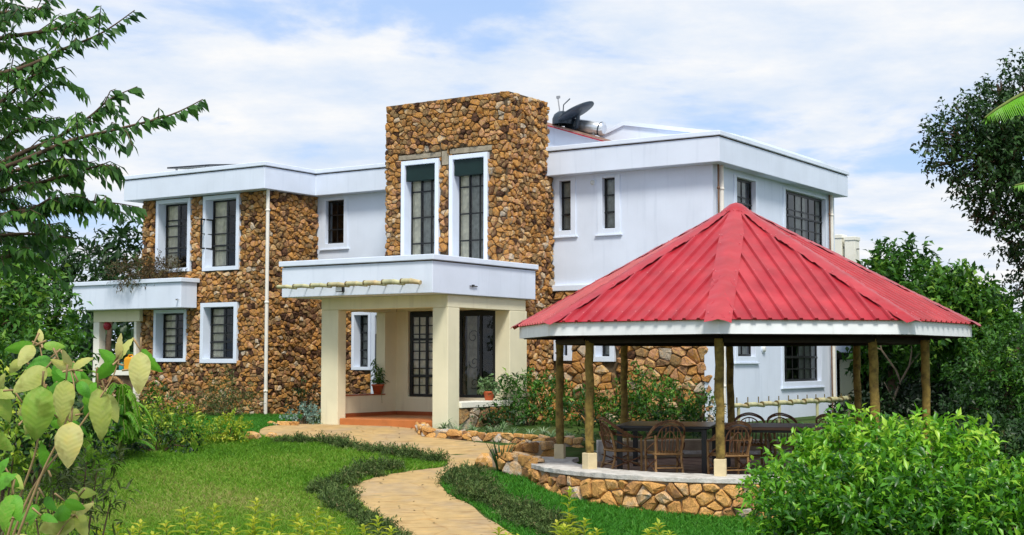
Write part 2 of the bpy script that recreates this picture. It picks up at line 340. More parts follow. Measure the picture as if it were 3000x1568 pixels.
def np_mesh(name, V, F, tint, mats, parent=None, smooth=False, mi=None):
    """V (n,3), F (m,k) of equal size faces"""
    me = bpy.data.meshes.new(name); n, m, k = len(V), len(F), F.shape[1]
    me.vertices.add(n); me.vertices.foreach_set('co', np.asarray(V, np.float32).ravel())
    me.loops.add(m*k); me.loops.foreach_set('vertex_index', np.asarray(F, np.int32).ravel())
    me.polygons.add(m); me.polygons.foreach_set('loop_start', np.arange(0, m*k, k, dtype=np.int32))
    me.update(calc_edges=True)
    a = me.attributes.new('tint', 'FLOAT', 'FACE'); a.data.foreach_set('value', np.asarray(tint, np.float32))
    if mi is not None: me.polygons.foreach_set('material_index', np.asarray(mi, np.int32))
    if smooth: me.polygons.foreach_set('use_smooth', np.ones(m, bool))
    for x in (mats if isinstance(mats, (list, tuple)) else [mats]): me.materials.append(x)
    o = bpy.data.objects.new(name, me); COL.objects.link(o)
    if parent is not None: o.parent = parent
    return o

def norm(a): return a/np.maximum(np.linalg.norm(a, axis=-1, keepdims=True), 1e-9)
def leaf_arrays(P, D, Nn, L, Wd, tint, droop=.25, fold=.25):
    n = len(P); D = norm(D); Sd = norm(np.cross(D, Nn)); Nn = np.cross(Sd, D)
    L = np.broadcast_to(np.asarray(L, float), (n,))[:, None]; Wd = np.broadcast_to(np.asarray(Wd, float), (n,))[:, None]
    mid = P + D*L*.45
    Lf = mid - Sd*Wd*.5 + Nn*Wd*fold; Rt = mid + Sd*Wd*.5 + Nn*Wd*fold
    tip = P + D*L - Nn*L*droop; c = mid - Nn*L*droop*.1
    V = np.stack([P, Rt, tip, Lf, c], 1).reshape(-1, 3)
    b = (np.arange(n)*5)[:, None, None]
    F = (b + np.array([[0, 1, 4], [4, 1, 2], [0, 4, 3], [4, 2, 3]])[None]).reshape(-1, 3)
    return V, F, np.repeat(np.clip(tint, 0, 1), 4)
def leaf_obj(name, P, D, Nn, L, Wd, tint, m, parent=None, **k):
    V, F, t = leaf_arrays(P, D, Nn, L, Wd, tint, **k)
    return np_mesh(name, V, F, t, m, parent)

def rdir(n, r): return norm(r.normal(size=(n, 3)))
def crown_arrays(clumps, r, twigs=60, per=9, L=.1, Wd=.05, spread=.35, up=.25, shell=.5, tvar=.22, squash=1., droop=.25):
    """clumps: (x,y,z,radius[,tint bias]); leaves sit on twigs that point out of each clump"""
    Ps, Ds, Ns, Ls, ts = [], [], [], [], []
    for c in clumps:
        ctr = np.array(c[:3]); rad = c[3]; bias = c[4] if len(c) > 4 else 0
        k = max(4, int(twigs*rad*rad))
        d = rdir(k, r); d[:, 2] = d[:, 2]*squash
        base = ctr + d*(rad*(shell + (1.12-shell)*r.random((k, 1))**.7))
        out = norm(d + .55*rdir(k, r) + np.array([0, 0, up]))
        tb = r.normal(.45+bias, tvar*.7, k)
        a = r.random((k, per))
        p = base[:, None] + out[:, None]*(a[..., None]*spread) + r.normal(size=(k, per, 3))*spread*.12
        dd = norm(out[:, None]*.6 + r.normal(size=(k, per, 3))*.75 + np.array([0, 0, -.15]))
        nn = norm(r.normal(size=(k, per, 3))*.55 + np.array([0, 0, 1]) + d[:, None]*.35)
        Ps.append(p.reshape(-1, 3)); Ds.append(dd.reshape(-1, 3)); Ns.append(nn.reshape(-1, 3))
        ts.append((tb[:, None] + r.normal(0, tvar*.6, (k, per))).ravel()); Ls.append(L*(.65+.7*r.random(k*per)))
    P, D, Nn, t, l = map(np.concatenate, (Ps, Ds, Ns, ts, Ls))
    return leaf_arrays(P, D, Nn, l, l*(Wd/L), t, droop=droop)
def crown(name, clumps, m, parent, seed=1, **k):
    V, F, t = crown_arrays(clumps, np.random.default_rng(seed), **k)
    return np_mesh(name, V, F, t, m, parent)

def tree(name, base, trunk_pts, r0, clumps, leafm, label, cat='tree', group=None, seed=1, bark='bark', **k):
    root = empty(name, base, 0, label, cat, group); b = Vector(base)
    tp = [Vector(p) for p in trunk_pts]
    mb = MB(); n = len(tp)
    mb.tube(tp, [r0*(1-.55*i/max(1, n-1)) for i in range(n)], 9)
    rr = random.Random(seed)
    for c in clumps:
        e = Vector(c[:3])
        i = min(range(n), key=lambda q: (tp[q]-e).length + .15*abs(q-n*.6)); s0 = tp[i]
        mid = s0.lerp(e, .5) + Vector((rr.uniform(-.1, .1), rr.uniform(-.1, .1), .12))*(e-s0).length
        mb.tube([s0, mid, e], [r0*.34, r0*.22, r0*.07], 6)
        for _ in range(4):
            q = e + Vector((rr.uniform(-1, 1), rr.uniform(-1, 1), rr.uniform(-.3, 1)))*c[3]*.8
            mb.tube([mid.lerp(e, .6), mid.lerp(q, .75), q], [r0*.10, r0*.07, r0*.03], 4)
    mb.build('trunk', M[bark], root)
    crown('crown', clumps, M[leafm], root, seed, **k)
    return root

# ------------------------------------------------------------------ rubble stone panels
def clip(poly, a, b, c):            # keep a*x+b*y<=c
    out = []
    for i in range(len(poly)):
        p, q = poly[i], poly[(i+1) % len(poly)]
        dp = a*p[0]+b*p[1]-c; dq = a*q[0]+b*q[1]-c
        if dp <= 0: out.append(p)
        if dp*dq < 0:
            t = dp/(dp-dq); out.append((p[0]+(q[0]-p[0])*t, p[1]+(q[1]-p[1])*t))
    return out
def cells(w, h, size, aspect, holes, rr, jit=.48):
    sx, sy = size*aspect, size
    nx, ny = max(1, round(w/sx)), max(1, round(h/sy)); sx, sy = w/nx, h/ny
    pts = {}
    for j in range(-1, ny+1):
        for i in range(-1, nx+1):
            pts[i, j] = ((i+.5+(.25 if j % 2 else -.25)+rr.uniform(-jit, jit))*sx, (j+.5+rr.uniform(-jit, jit))*sy)
            if rr.random() < .26: del pts[i, j]
    res = []
    for (i, j), p in pts.items():
        if not (0 <= p[0] <= w and 0 <= p[1] <= h): continue
        poly = [(max(0, p[0]-2*sx), max(0, p[1]-2*sy)), (min(w, p[0]+2*sx), max(0, p[1]-2*sy)), (min(w, p[0]+2*sx), min(h, p[1]+2*sy)), (max(0, p[0]-2*sx), min(h, p[1]+2*sy))]
        for dj in range(-3, 4):
            for di in range(-3, 4):
                q = pts.get((i+di, j+dj))
                if q is None or (di == 0 and dj == 0): continue
                # anisotropic bisector
                a, b = (q[0]-p[0])/aspect**2, q[1]-p[1]
                c = .5*((q[0]**2-p[0]**2)/aspect**2 + q[1]**2-p[1]**2)
                poly = clip(poly, a, b, c)
                if len(poly) < 3: break
            if len(poly) < 3: break
        if len(poly) < 3: continue
        ok = True
        for (x0, x1, y0, y1) in holes:
            d = [(x0-p[0], 0), (p[0]-x1, 1), (y0-p[1], 2), (p[1]-y1, 3)]
            m, k = max(d)
            if m <= 0: ok = False; break
            poly = clip(poly, *[(1, 0, x0), (-1, 0, -x1), (0, 1, y0), (0, -1, -y1)][k])
            if len(poly) < 3: ok = False; break
        if ok: res.append(poly)
    return res
def stones(mb, w, h, T, size=.2, aspect=1.2, holes=(), seed=1, depth=(.03, .08), gap=.008, tmean=.45, tsd=.25):
    """T(x, y, out) -> 3D; rough faceted stones bedded on the panel"""
    rr = random.Random(seed)
    for poly in cells(w, h, size, aspect, holes, rr):
        n = len(poly); cx = sum(p[0] for p in poly)/n; cy = sum(p[1] for p in poly)/n
        rad = sum(math.hypot(p[0]-cx, p[1]-cy) for p in poly)/n
        if rad < .022: continue
        # round off the corners
        q = []
        for i in range(n):
            a, b = poly[i], poly[(i+1) % n]
            e = math.hypot(a[0]-b[0], a[1]-b[1])
            if e < .02: q.append(((a[0]+b[0])/2, (a[1]+b[1])/2)); continue
            k = .13 + rr.uniform(-.05, .05)
            q.append((a[0]*(1-k)+b[0]*k, a[1]*(1-k)+b[1]*k)); q.append((a[0]*k+b[0]*(1-k), a[1]*k+b[1]*(1-k)))
        n = len(q); H = rr.uniform(*depth)*min(1.2, .6+rad*4); tx, ty = rr.uniform(-.28, .28), rr.uniform(-.28, .28)
        tint = max(0, min(1, rr.gauss(tmean, tsd)))
        s0 = max(.5, 1-gap/max(rad, .03)); vs = []
        for f, hh in ((s0, -.015), (s0*.965, H*.66), (s0*.76, H)):
            for (x, y) in q:
                dx, dy = (x-cx)*f, (y-cy)*f
                o = hh if hh < 0 else hh*(1+rr.uniform(-.16, .16)) + (tx*dx+ty*dy)*1.0
                vs.append(T(cx+dx+rr.uniform(-.004, .004), cy+dy+rr.uniform(-.004, .004), o))
        ox, oy = rr.uniform(-.3, .3)*rad, rr.uniform(-.3, .3)*rad
        vs.append(T(cx+ox, cy+oy, H*rr.uniform(.95, 1.25)))
        fs = [(r*n+i, r*n+(i+1) % n, (r+1)*n+(i+1) % n, (r+1)*n+i) for r in (0, 1) for i in range(n)]
        fs += [(2*n+i, 2*n+(i+1) % n, 3*n) for i in range(n)]
        mb.add(vs, fs, 1, tint)
    return mb

# wall frames: T(a, d, z) with a along the wall and d into the building
def front(v0): return lambda a, d, z: (a, v0+d, z)
def side(u0): return lambda a, d, z: (u0-d, a, z)
def leftside(u0): return lambda a, d, z: (u0+d, a, z)
def wall_mesh(mb, T, a0, a1, z0, z1, holes, thick, mi=0):
    A = sorted({a0, a1, *[x for h in holes for x in h[:2] if a0 < x < a1]}); Z = sorted({z0, z1, *[x for h in holes for x in h[2:] if z0 < x < z1]})
    na, nz = len(A)-1, len(Z)-1
    sol = lambda i, j: 0 <= i < na and 0 <= j < nz and not any(h[0] < (A[i]+A[i+1])/2 < h[1] and h[2] < (Z[j]+Z[j+1])/2 < h[3] for h in holes)
    for i in range(na):
        for j in range(nz):
            if not sol(i, j): continue
            x0, x1, y0, y1 = A[i], A[i+1], Z[j], Z[j+1]
            q = lambda pts: mb.add([T(*p) for p in pts], [(0, 1, 2, 3)], mi)
            q([(x0, 0, y0), (x1, 0, y0), (x1, 0, y1), (x0, 0, y1)])
            q([(x1, thick, y0), (x0, thick, y0), (x0, thick, y1), (x1, thick, y1)])
            if not sol(i-1, j): q([(x0, thick, y0), (x0, 0, y0), (x0, 0, y1), (x0, thick, y1)])
            if not sol(i+1, j): q([(x1, 0, y0), (x1, thick, y0), (x1, thick, y1), (x1, 0, y1)])
            if not sol(i, j-1): q([(x0, thick, y0), (x1, thick, y0), (x1, 0, y0), (x0, 0, y0)])
            if not sol(i, j+1): q([(x0, 0, y1), (x1, 0, y1), (x1, thick, y1), (x0, thick, y1)])
    return mb

# ================================================================== THE HOUSE
HOUSE = empty('brick_house', W(0, 0), -PSI, 'white and brown rubble-stone two-storey villa with a tall stone tower and cream porch', 'house')
HB = 7.25       # depth of the back wall
# window openings (a0, a1, z0, z1)
LW = [(-15.23, -13.97, 3.60, 5.48), (-13.52, -12.26, 3.58, 5.48), (-15.25, -14.06, 1.30, 2.64), (-13.56, -12.29, 1.27, 2.78)]
TW = [(-7.19, -6.13, 3.30, 5.87), (-5.84, -4.80, 3.30, 5.90)]
MW = [(-11.06, -10.46, 4.29, 5.39)]
MG = [(-10.13, -9.52, 1.10, 2.54), (-9.50, -8.70, .05, 2.56)]
RW = [(-4.10, -3.80, 4.27, 5.40), (-2.98, -2.66, 4.26, 5.39)]
RG = [(-4.22, -3.74, 1.33, 2.5), (-3.25, -2.66, 1.31, 2.5)]
SW = [(1.50, 2.52, 3.75, 5.36), (4.26, 6.86, 3.65, 5.37), (1.46, 2.40, 1.43, 2.62), (4.05, 6.40, .84, 2.62)]
def stone_wall(name, T, a0, a1, z0, z1, holes, seed, size=.104, thick=.25, parent=HOUSE, lintel=(), **k):
    mb = MB(); wall_mesh(mb, T, a0, a1, z0, z1, holes, thick, 0)
    hl = [(h[0]-a0, h[1]-a0, h[2]-z0, h[3]-z0) for h in holes] + [(h[0]-a0, h[1]-a0, h[2]-z0, h[3]-z0) for h in lintel]
    stones(mb, a1-a0+.04, z1-z0, lambda x, y, o: T(a0-.02+x, -o, z0+y), size=size, holes=hl, seed=seed, **k)
    for h in lintel:
        mb.box(h[0]+.01, h[1]-.01, -.03, -.002, h[2]+.01, h[3]-.01, 2, T)
    return mb.build(name, [M['mortar'], M['stone'], M['plaster_lintel']], parent)
def plain_wall(name, T, a0, a1, z0, z1, holes, m='white', thick=.25, parent=HOUSE):
    return wall_mesh(MB(), T, a0, a1, z0, z1, holes, thick).build(name, M[m], parent)

T_lw, T_mid, T_tow, T_side, T_lws = front(-1.5), front(.3), front(-1.5), side(-.3), side(-11.35)
stone_wall('stone_wall', T_lw, -15.75, -11.35, -.3, 5.5, LW, 11)
stone_wall('stone_wall', T_lws, -1.495, .3, -.3, 5.5, [], 12, tmean=.42)
stone_wall('stone_wall', T_tow, -7.65, -4.30, 2.7, 7.2, TW, 13, lintel=[(-7.30, -6.10, 5.90, 6.02), (-6.08, -5.88, 5.70, 6.03), (-5.86, -4.70, 5.93, 6.06)])
stone_wall('stone_wall', side(-4.3), -1.495, .28, -.3, 5.5, [], 14, tmean=.5)
stone_wall('stone_wall', side(-4.3), -1.495, .10, 5.5, 7.2, [], 24, tmean=.5)
stone_wall('stone_wall', leftside(-7.65), -1.495, .10, -.3, 7.2, [], 15)
stone_wall('stone_wall', T_mid, -11.35, -7.65, -.3, 2.9, MG, 16, tmean=.4)
stone_wall('stone_wall', T_mid, -4.30, -.30, -.6, 2.9, RG, 17, size=.18, tmean=.55, depth=(.035, .075))
stone_wall('stone_wall', leftside(-15.75), -1.495, HB-.25, -.3, 5.5, [], 18)
mb = MB(); wall_mesh(mb, front(-.16), -7.4, -4.55, 6.0, 7.1, [], .25); mb.box(-7.60, -4.35, -1.42, .08, 7.12, 7.215)
mb.build('tower_coping', M['mortar'], HOUSE)
plain_wall('wall', T_mid, -11.35, -7.65, 2.9, 5.5, MW)
plain_wall('wall', T_mid, -4.30, -.30, 2.9, 5.5, RW)
plain_wall('wall', T_side, .55, HB, -.9, 5.5, SW)
plain_wall('wall', front(HB), -15.5, -.30, -.9, 5.5, [])
mb = MB(); mb.box(-4.33, -.28, .2, .3, 2.90, 3.03); mb.build('string_course', M['white_trim'], HOUSE, .01)
mb = MB(); mb.box(-.50, -.27, .24, .55, -.9, 2.9); mb.build('corner_pier', M['white_trim'], HOUSE)
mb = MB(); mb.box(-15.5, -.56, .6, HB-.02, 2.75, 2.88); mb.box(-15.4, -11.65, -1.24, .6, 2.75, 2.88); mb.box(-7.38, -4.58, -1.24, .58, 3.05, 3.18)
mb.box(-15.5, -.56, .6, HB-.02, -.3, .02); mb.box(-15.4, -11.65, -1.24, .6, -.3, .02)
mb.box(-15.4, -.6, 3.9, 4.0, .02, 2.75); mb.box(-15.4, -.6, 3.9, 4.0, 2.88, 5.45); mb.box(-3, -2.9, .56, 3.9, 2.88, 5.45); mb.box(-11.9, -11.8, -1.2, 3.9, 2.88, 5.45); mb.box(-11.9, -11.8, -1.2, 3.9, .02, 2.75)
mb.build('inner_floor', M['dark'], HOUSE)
# roof edge: fascia + coping + deck
def offset_poly(p, d):
    n = len(p); out = []
    for i in range(n):
        a, b, c = Vector(p[i-1]), Vector(p[i]), Vector(p[(i+1) % n])
        e1 = (b-a).normalized(); e2 = (c-b).normalized()
        n1 = Vector((e1.y, -e1.x)); n2 = Vector((e2.y, -e2.x))
        out.append(tuple(b + (n1+n2)*(d/(1+n1.dot(n2)))))
    return out
RP = [(-16.15, -1.85), (-11.15, -1.85), (-11.15, 0), (0, 0), (0, 7.7), (-16.15, 7.7)]
MB().prism(RP, 5.50, 6.03).build('roof_fascia', M['white'], HOUSE, .012)
MB().prism(offset_poly(RP, -.02), 6.035, 6.06).build('drip_groove', M['mortar'], HOUSE)
MB().prism(offset_poly(RP, .035), 6.055, 6.155).build('roof_coping', M['white_trim'], HOUSE, .012)
# upper roof tier with a raking parapet, and the small pitched roof by the tower
mb = MB(); y0 = 2.45
prof = [(-6.5, 6.0), (-.7, 6.0), (-.7, 6.36), (-1.0, 6.44), (-3.6, 6.93), (-4.3, 6.70), (-6.5, 6.2)]
vs = [(x, y0, z) for x, z in prof] + [(x, y0+.2, z) for x, z in prof]; n = len(prof)
mb.add(vs, [tuple(range(n)), tuple(range(n, 2*n))[::-1]] + [(i, (i+1) % n, n+(i+1) % n, n+i) for i in range(n)])
mb.box(-.9, -.7, y0+.2, 7.95, 6.15, 6.36)
mb.build('upper_parapet', M['white'], HOUSE)
mb = MB()
cp = prof[2:6]
for (xa, za), (xb, zb) in zip(cp[:-1], cp[1:]):
    mb.add([(xa, y0-.05, za+.004), (xb, y0-.05, zb+.004), (xb, y0+.25, zb+.004), (xa, y0+.25, za+.004), (xa, y0-.05, za+.1), (xb, y0-.05, zb+.1), (xb, y0+.25, zb+.1), (xa, y0+.25, za+.1)],
           [(0, 1, 5, 4), (1, 2, 6, 5), (2, 3, 7, 6), (3, 0, 4, 7), (4, 5, 6, 7), (0, 3, 2, 1)])
mb.box(-.95, -.65, y0+.26, 8.0, 6.364, 6.46)
mb.build('upper_coping', M['white_trim'], HOUSE)
mb = MB(); pv = 1.52
prof = [(-6.4, 6.0), (-3.35, 6.0), (-3.35, 6.36), (-6.4, 7.38)]
vs = [(x, pv, z) for x, z in prof] + [(x, 2.4, z) for x, z in prof]
mb.add(vs, [(0, 1, 2, 3), (7, 6, 5, 4), (0, 4, 5, 1), (1, 5, 6, 2), (2, 6, 7, 3), (3, 7, 4, 0)]); mb.build('stair_room_wall', M['white'], HOUSE)
def rs(x): return 6.36 + (-3.35-x)*.3344
mb = MB()
for k in range(22):
    x0, x1 = -6.6, -3.1; y = pv-.22+k*.055; h = .02 if k % 2 else 0
    mb.add([(x0, y, rs(x0)+.03+h), (x1, y, rs(x1)+.03+h), (x1, y+.055, rs(x1)+.03+h), (x0, y+.055, rs(x0)+.03+h), (x0, y, rs(x0)+.0), (x1, y, rs(x1)), (x1, y+.055, rs(x1)), (x0, y+.055, rs(x0))],
           [(0, 1, 2, 3), (0, 4, 5, 1), (1, 5, 6, 2), (7, 6, 5, 4), (2, 6, 7, 3), (0, 3, 7, 4)])
mb.build('stair_room_roof', M['tin'], HOUSE)
mb = MB(); mb.add([(-6.6, pv-.235, rs(-6.6)-.035), (-3.1, pv-.235, rs(-3.1)-.035), (-3.1, pv-.235, rs(-3.1)-.004), (-6.6, pv-.235, rs(-6.6)-.004),
                   (-6.6, pv-.2, rs(-6.6)-.035), (-3.1, pv-.2, rs(-3.1)-.035), (-3.1, pv-.2, rs(-3.1)-.004), (-6.6, pv-.2, rs(-6.6)-.004)],
                  [(0, 1, 2, 3), (5, 4, 7, 6), (3, 2, 6, 7), (0, 4, 5, 1), (1, 5, 6, 2), (0, 3, 7, 4)])
mb.build('red_bargeboard', M['red'], HOUSE)

# ---- windows
def window(T, h, strip=.1, proud=.085, depth=.25, grid=(2, 4), open_leaf=None, curtains=((0, .3),), surround=True, blind=None, sill=False, name='window', parent=HOUSE, bar=.042, curt='curtain', extra=None):
    a0, a1, z0, z1 = h; s = strip
    mb = MB()
    if surround:
        i0, i1, k0, k1 = a0+s, a1-s, z0+s, z1-s
        e = .002
        mb.box(a0+e, i0, -proud, depth, z0+e, z1-e, 0, T); mb.box(i1, a1-e, -proud, depth, z0+e, z1-e, 0, T)
        mb.box(i0, i1, -proud, depth, k1, z1-e, 0, T); mb.box(i0, i1, -proud, depth, z0+e, k0, 0, T)
    else:
        i0, i1, k0, k1 = a0, a1, z0, z1; p = .022; w = .13
        mb.box(a0-w, a0, -p, .0, z0-w, z1+.05, 0, T); mb.box(a1, a1+w, -p, .0, z0-w, z1+.05, 0, T)
        mb.box(a0, a1, -p, .0, z0-w, z0, 0, T); mb.box(a0, a1, -p, .0, z1, z1+.05, 0, T)
        if sill: mb.box(a0-w-.05, a1+w+.05, -.05, -.0, z0-w-.035, z0-w-.002, 0, T)
    win = mb.build(name, M['white_trim'], parent, .006)
    d = depth-.07 if surround else .09
    f = MB(); b = bar
    f.box(i0, i0+b, d, d+.035, k0, k1, 0, T); f.box(i1-b, i1, d, d+.035, k0, k1, 0, T); f.box(i0+b, i1-b, d, d+.035, k0, k0+b, 0, T); f.box(i0+b, i1-b, d, d+.035, k1-b, k1, 0, T)
    nx, nz = grid; mw = .015
    for i in range(1, nx):
        x = i0+(i1-i0)*i/nx; f.box(x-mw, x+mw, d+.004, d+.03, k0+b, k1-b, 0, T)
    for j in range(1, nz):
        z = k0+(k1-k0)*j/nz; f.box(i0+b, i1-b, d+.007, d+.027, z-mw, z+mw, 0, T)
    if extra:
        for (xa, xb, za, zb) in extra: f.box(i0+(i1-i0)*xa, i0+(i1-i0)*xb, d-.012, d+.002, k0+(k1-k0)*za, k0+(k1-k0)*zb, 0, T)
    f.build('frame', M['black'], win)
    g = MB(); g.add([T(*p) for p in ((i0+b, d+.018, k0+b), (i1-b, d+.018, k0+b), (i1-b, d+.018, k1-b), (i0+b, d+.018, k1-b))], [(0, 1, 2, 3)])
    g.build('pane', M['glass'], win)
    for (ca, cb) in curtains:
        c = MB(); n = max(6, int((cb-ca)*(i1-i0)/.035)); x0 = i0+(i1-i0)*ca; x1 = i0+(i1-i0)*cb
        vs = []
        for i in range(n+1):
            x = x0+(x1-x0)*i/n; dd = d+.065+.02*math.sin(i*2.1)
            vs += [T(x, dd, k0), T(x, dd+.01*math.sin(i), k1)]
        c.add(vs, [(2*i, 2*i+2, 2*i+3, 2*i+1) for i in range(n)], 0, .5, True); c.build('curtain', M[curt if ca < .3 else 'curtain_grey'], win)
    if open_leaf:
        side_, za, zb, ang, w = open_leaf
        hx = i0 if side_ < 0 else i1
        za, zb = k0+(k1-k0)*za, k0+(k1-k0)*zb
        ca, sa = math.cos(R_(ang)), math.sin(R_(ang))
        def TT(x, dd, z):     # leaf local x from hinge, swings outwards
            xx = (x*ca - dd*sa); yy = -(x*sa + dd*ca)
            return T(hx + (xx if side_ < 0 else -xx), d + yy, z)
        l = MB(); b = .034
        l.box(0, b, -.012, .012, za, zb, 0, TT); l.box(w-b, w, -.012, .012, za, zb, 0, TT); l.box(b, w-b, -.012, .012, za, za+b, 0, TT); l.box(b, w-b, -.012, .012, zb-b, zb, 0, TT)
        l.box(b, w-b, -.009, .009, (za+zb)/2-.01, (za+zb)/2+.01, 0, TT)
        lf = l.build('casement', M['black'], win)
        p = MB(); p.add([TT(b, 0, za+b), TT(w-b, 0, za+b), TT(w-b, 0, zb-b), TT(b, 0, zb-b)], [(0, 1, 2, 3)]); p.build('pane', M['glass'], win)
    if blind:
        bz = k1-blind
        mbx = MB(); mbx.box(i0-.0+.01, i1-.01, -.03, .13, bz, k1-.01, 0, T); mbx.build('blind_box', M['blind'], win, .008)
    return win
bolts = [(-.04, 1.0, .31, .335), (-.04, 1.0, .65, .675)]
window(T_lw, LW[0], open_leaf=(1, .28, .73, 88, .34), curtains=((.0, .34),), extra=bolts)
window(T_lw, LW[1], open_leaf=(-1, .27, .72, 93, .40), curtains=((.02, .38),), extra=bolts[:1])
window(T_lw, LW[2], strip=.09, curtains=((0, .36),), extra=bolts, grid=(2, 6))
window(T_lw, LW[3], strip=.11, curtains=((0, .36),), extra=bolts, grid=(2, 6))
for h in TW: window(T_tow, h, grid=(3, 4), blind=.36, curtains=((.0, .30), (.36, .97)), bar=.02, strip=.1, curt='curtain')  # second, grey curtain is added to stand in for sky reflected in the panes
window(T_mid, MW[0], surround=False, grid=(2, 3), curtains=(), sill=True, extra=bolts)
window(T_mid, MG[0], strip=.08, grid=(2, 6), curtains=((0, 1),), curt='curtain_grey', extra=bolts)
window(T_mid, MG[1], strip=.12, grid=(2, 6), curtains=((0, 1),), curt='curtain_grey', open_leaf=(-1, .42, .80, 75, .34), name='side_door')
for h in RW: window(T_mid, h, surround=False, grid=(1, 3), curtains=((0, 1),), sill=True, bar=.035, curt='curtain_grey', extra=bolts)
for h in RG: window(T_mid, h, strip=.12, grid=(1, 3), depth=.3, curtains=((0, 1),), curt='curtain_grey')
window(T_side, SW[0], surround=False, grid=(2, 4), curtains=((.3, .8),), sill=True, bar=.05, curt='curtain_grey', extra=bolts)
window(T_side, SW[1], surround=False, grid=(6, 4), curtains=((.35, .62), (.9, 1)), sill=True, bar=.06, extra=bolts)
window(T_side, SW[2], surround=False, grid=(2, 3), curtains=((.2, .9),), sill=True, bar=.05, curt='curtain_grey', extra=bolts)
window(T_side, SW[3], surround=False, grid=(6, 6), curtains=((.05, .2), (.55, .95)), sill=True, bar=.06, extra=bolts[:1])

# ---- porch
PF = -4.2
mb = MB()
CPO = [(-7.80, -4.83), (-3.86, -4.83), (-3.86, -1.1), (-4.27, -1.1), (-4.27, -1.53), (-7.80, -1.53)]
mb.prism(CPO, 2.655, 3.28); mb.build('porch_canopy', M['white'], HOUSE, .012)
MB().prism(offset_poly(CPO, -.02), 3.285, 3.305).build('canopy_groove', M['mortar'], HOUSE)
MB().prism(offset_poly(CPO, .05), 3.302, 3.41).build('canopy_coping', M['white_trim'], HOUSE, .012)
mb = MB()
mb.box(-7.25, -3.95, PF, -3.85, 2.40, 2.652); mb.box(-4.28, -3.953, -3.85, -1.35, 2.40, 2.651); mb.box(-7.25, -7.0, -3.85, -1.95, 2.40, 2.651)
mb.box(-7.0, -4.28, -1.95, -1.55, 2.43, 2.651)
mb.build('porch_beam', M['cream'], HOUSE, .008)
def column(x0, x1, y0, y1, z0=-.12, z1=2.40):
    mb = MB(); mb.box(x0, x1, y0, y1, z0, z1-.003); return mb.build('porch_column', M['cream'], HOUSE, .012)
column(-7.25, -6.79, PF+.003, -3.93); column(-4.33, -3.95, PF+.003, -3.80); column(-4.33, -3.953, -1.97, -1.3)
mb = MB()
mb.box(-7.247, -7.0, -3.93, -2.36, -.1, .585); mb.box(-7.247, -7.0, -2.36, -1.95, -.1, 2.398)
mb.box(-7.247, -6.68, -1.95, -1.6, -.1, 2.428); mb.box(-6.68, -4.36, -1.95, -1.6, -.1, .54)
mb.build('porch_wall', M['cream'], HOUSE)
mb = MB(); mb.box(-7.26, -6.98, -3.92, -2.36, .587, .61); mb.build('porch_sill', M['terracotta_dark'], HOUSE)
mb = MB(); mb.box(-4.38, -3.90, -3.798, -1.85, .39, .51); mb.build('porch_parapet_sill', M['cream_edge'], HOUSE, .01)
mb = MB(); mb.box(-4.33, -3.97, -3.795, -1.99, -.3, .388); stones(mb, 2.0, .70, lambda x, y, o: (-3.97+o, -3.80+x, -.31+y), size=.24, seed=33, tmean=.5)
mb.build('porch_parapet', [M['mortar'], M['stone']], HOUSE)
mb = MB(); mb.box(-6.78, -4.34, PF+.06, -3.75, -.2, .14); mb.box(-6.99, -4.34, -3.748, -1.96, -.2, .14); mb.build('porch_floor', M['terracotta'], HOUSE, .012)
mb = MB(); mb.box(-6.998, -6.975, -3.92, -1.96, .14, .22); mb.box(-6.97, -4.36, -1.975, -1.952, .14, .22); mb.build('porch_skirting', M['terracotta_dark'], HOUSE)
# folding steel and glass front of the porch room
door = MB(); T = front(-1.9); A0, A1, Z0, Z1 = -6.66, -4.37, .555, 2.415
def bar(a0, a1, z0, z1, d0=.0, d1=.04): door.box(a0, a1, d0, d1, z0, z1, 0, T)
bar(A0, A0+.07, Z0, Z1); bar(A1-.07, A1, Z0, Z1); bar(A0+.07, A1-.07, Z1-.12, Z1); bar(A0+.07, A1-.07, Z0, Z0+.05)
for x in (-6.20, -5.95, -5.28, -4.75): bar(x-.03, x+.03, Z0+.05, Z1-.12, .002, .038)
for x in (-6.41,): bar(x-.012, x+.012, Z0+.05, Z1-.12, .008, .03)
for j in range(1, 9): z = Z0+.05+(Z1-Z0-.17)*j/9; bar(A0+.07, -5.28, z-.012, z+.012, .010, .028)
bar(A0+.03, -5.95, 1.78, 1.83, -.008, .01); bar(A0+.03, -5.95, .98, 1.03, -.008, .01)
door_o = door.build('porch_door', M['black'], HOUSE)
g = MB(); g.add([T(*p) for p in ((A0+.07, .02, Z0+.05), (A1-.07, .02, Z0+.05), (A1-.07, .02, Z1-.12), (A0+.07, .02, Z1-.12))], [(0, 1, 2, 3)]); g.build('pane', M['glass'], door_o)
def curtain(x0, x1, z0, z1, m, par, T, d=.14):
    c = MB(); n = max(6, int((x1-x0)/.03)); vs = []
    for i in range(n+1):
        x = x0+(x1-x0)*i/n; dd = d+.02*math.sin(i*1.9); vs += [T(x, dd, z0), T(x, dd, z1)]
    c.add(vs, [(2*i, 2*i+2, 2*i+3, 2*i+1) for i in range(n)], 0, .5, True); c.build('curtain', m, par)
curtain(-6.6, -5.75, Z0, Z1, M['curtain'], door_o, T, .07); curtain(-5.2, -4.95, Z0, Z1, M['curtain_grey'], door_o, T)
hb = MB(); hb.box(-5.93, -5.90, -.05, -.01, 1.10, 1.26, 0, T); hb.box(-6.13, -6.09, -.02, 0, 1.66, 1.69, 0, T); hb.build('door_handle', M['steel'], door_o)
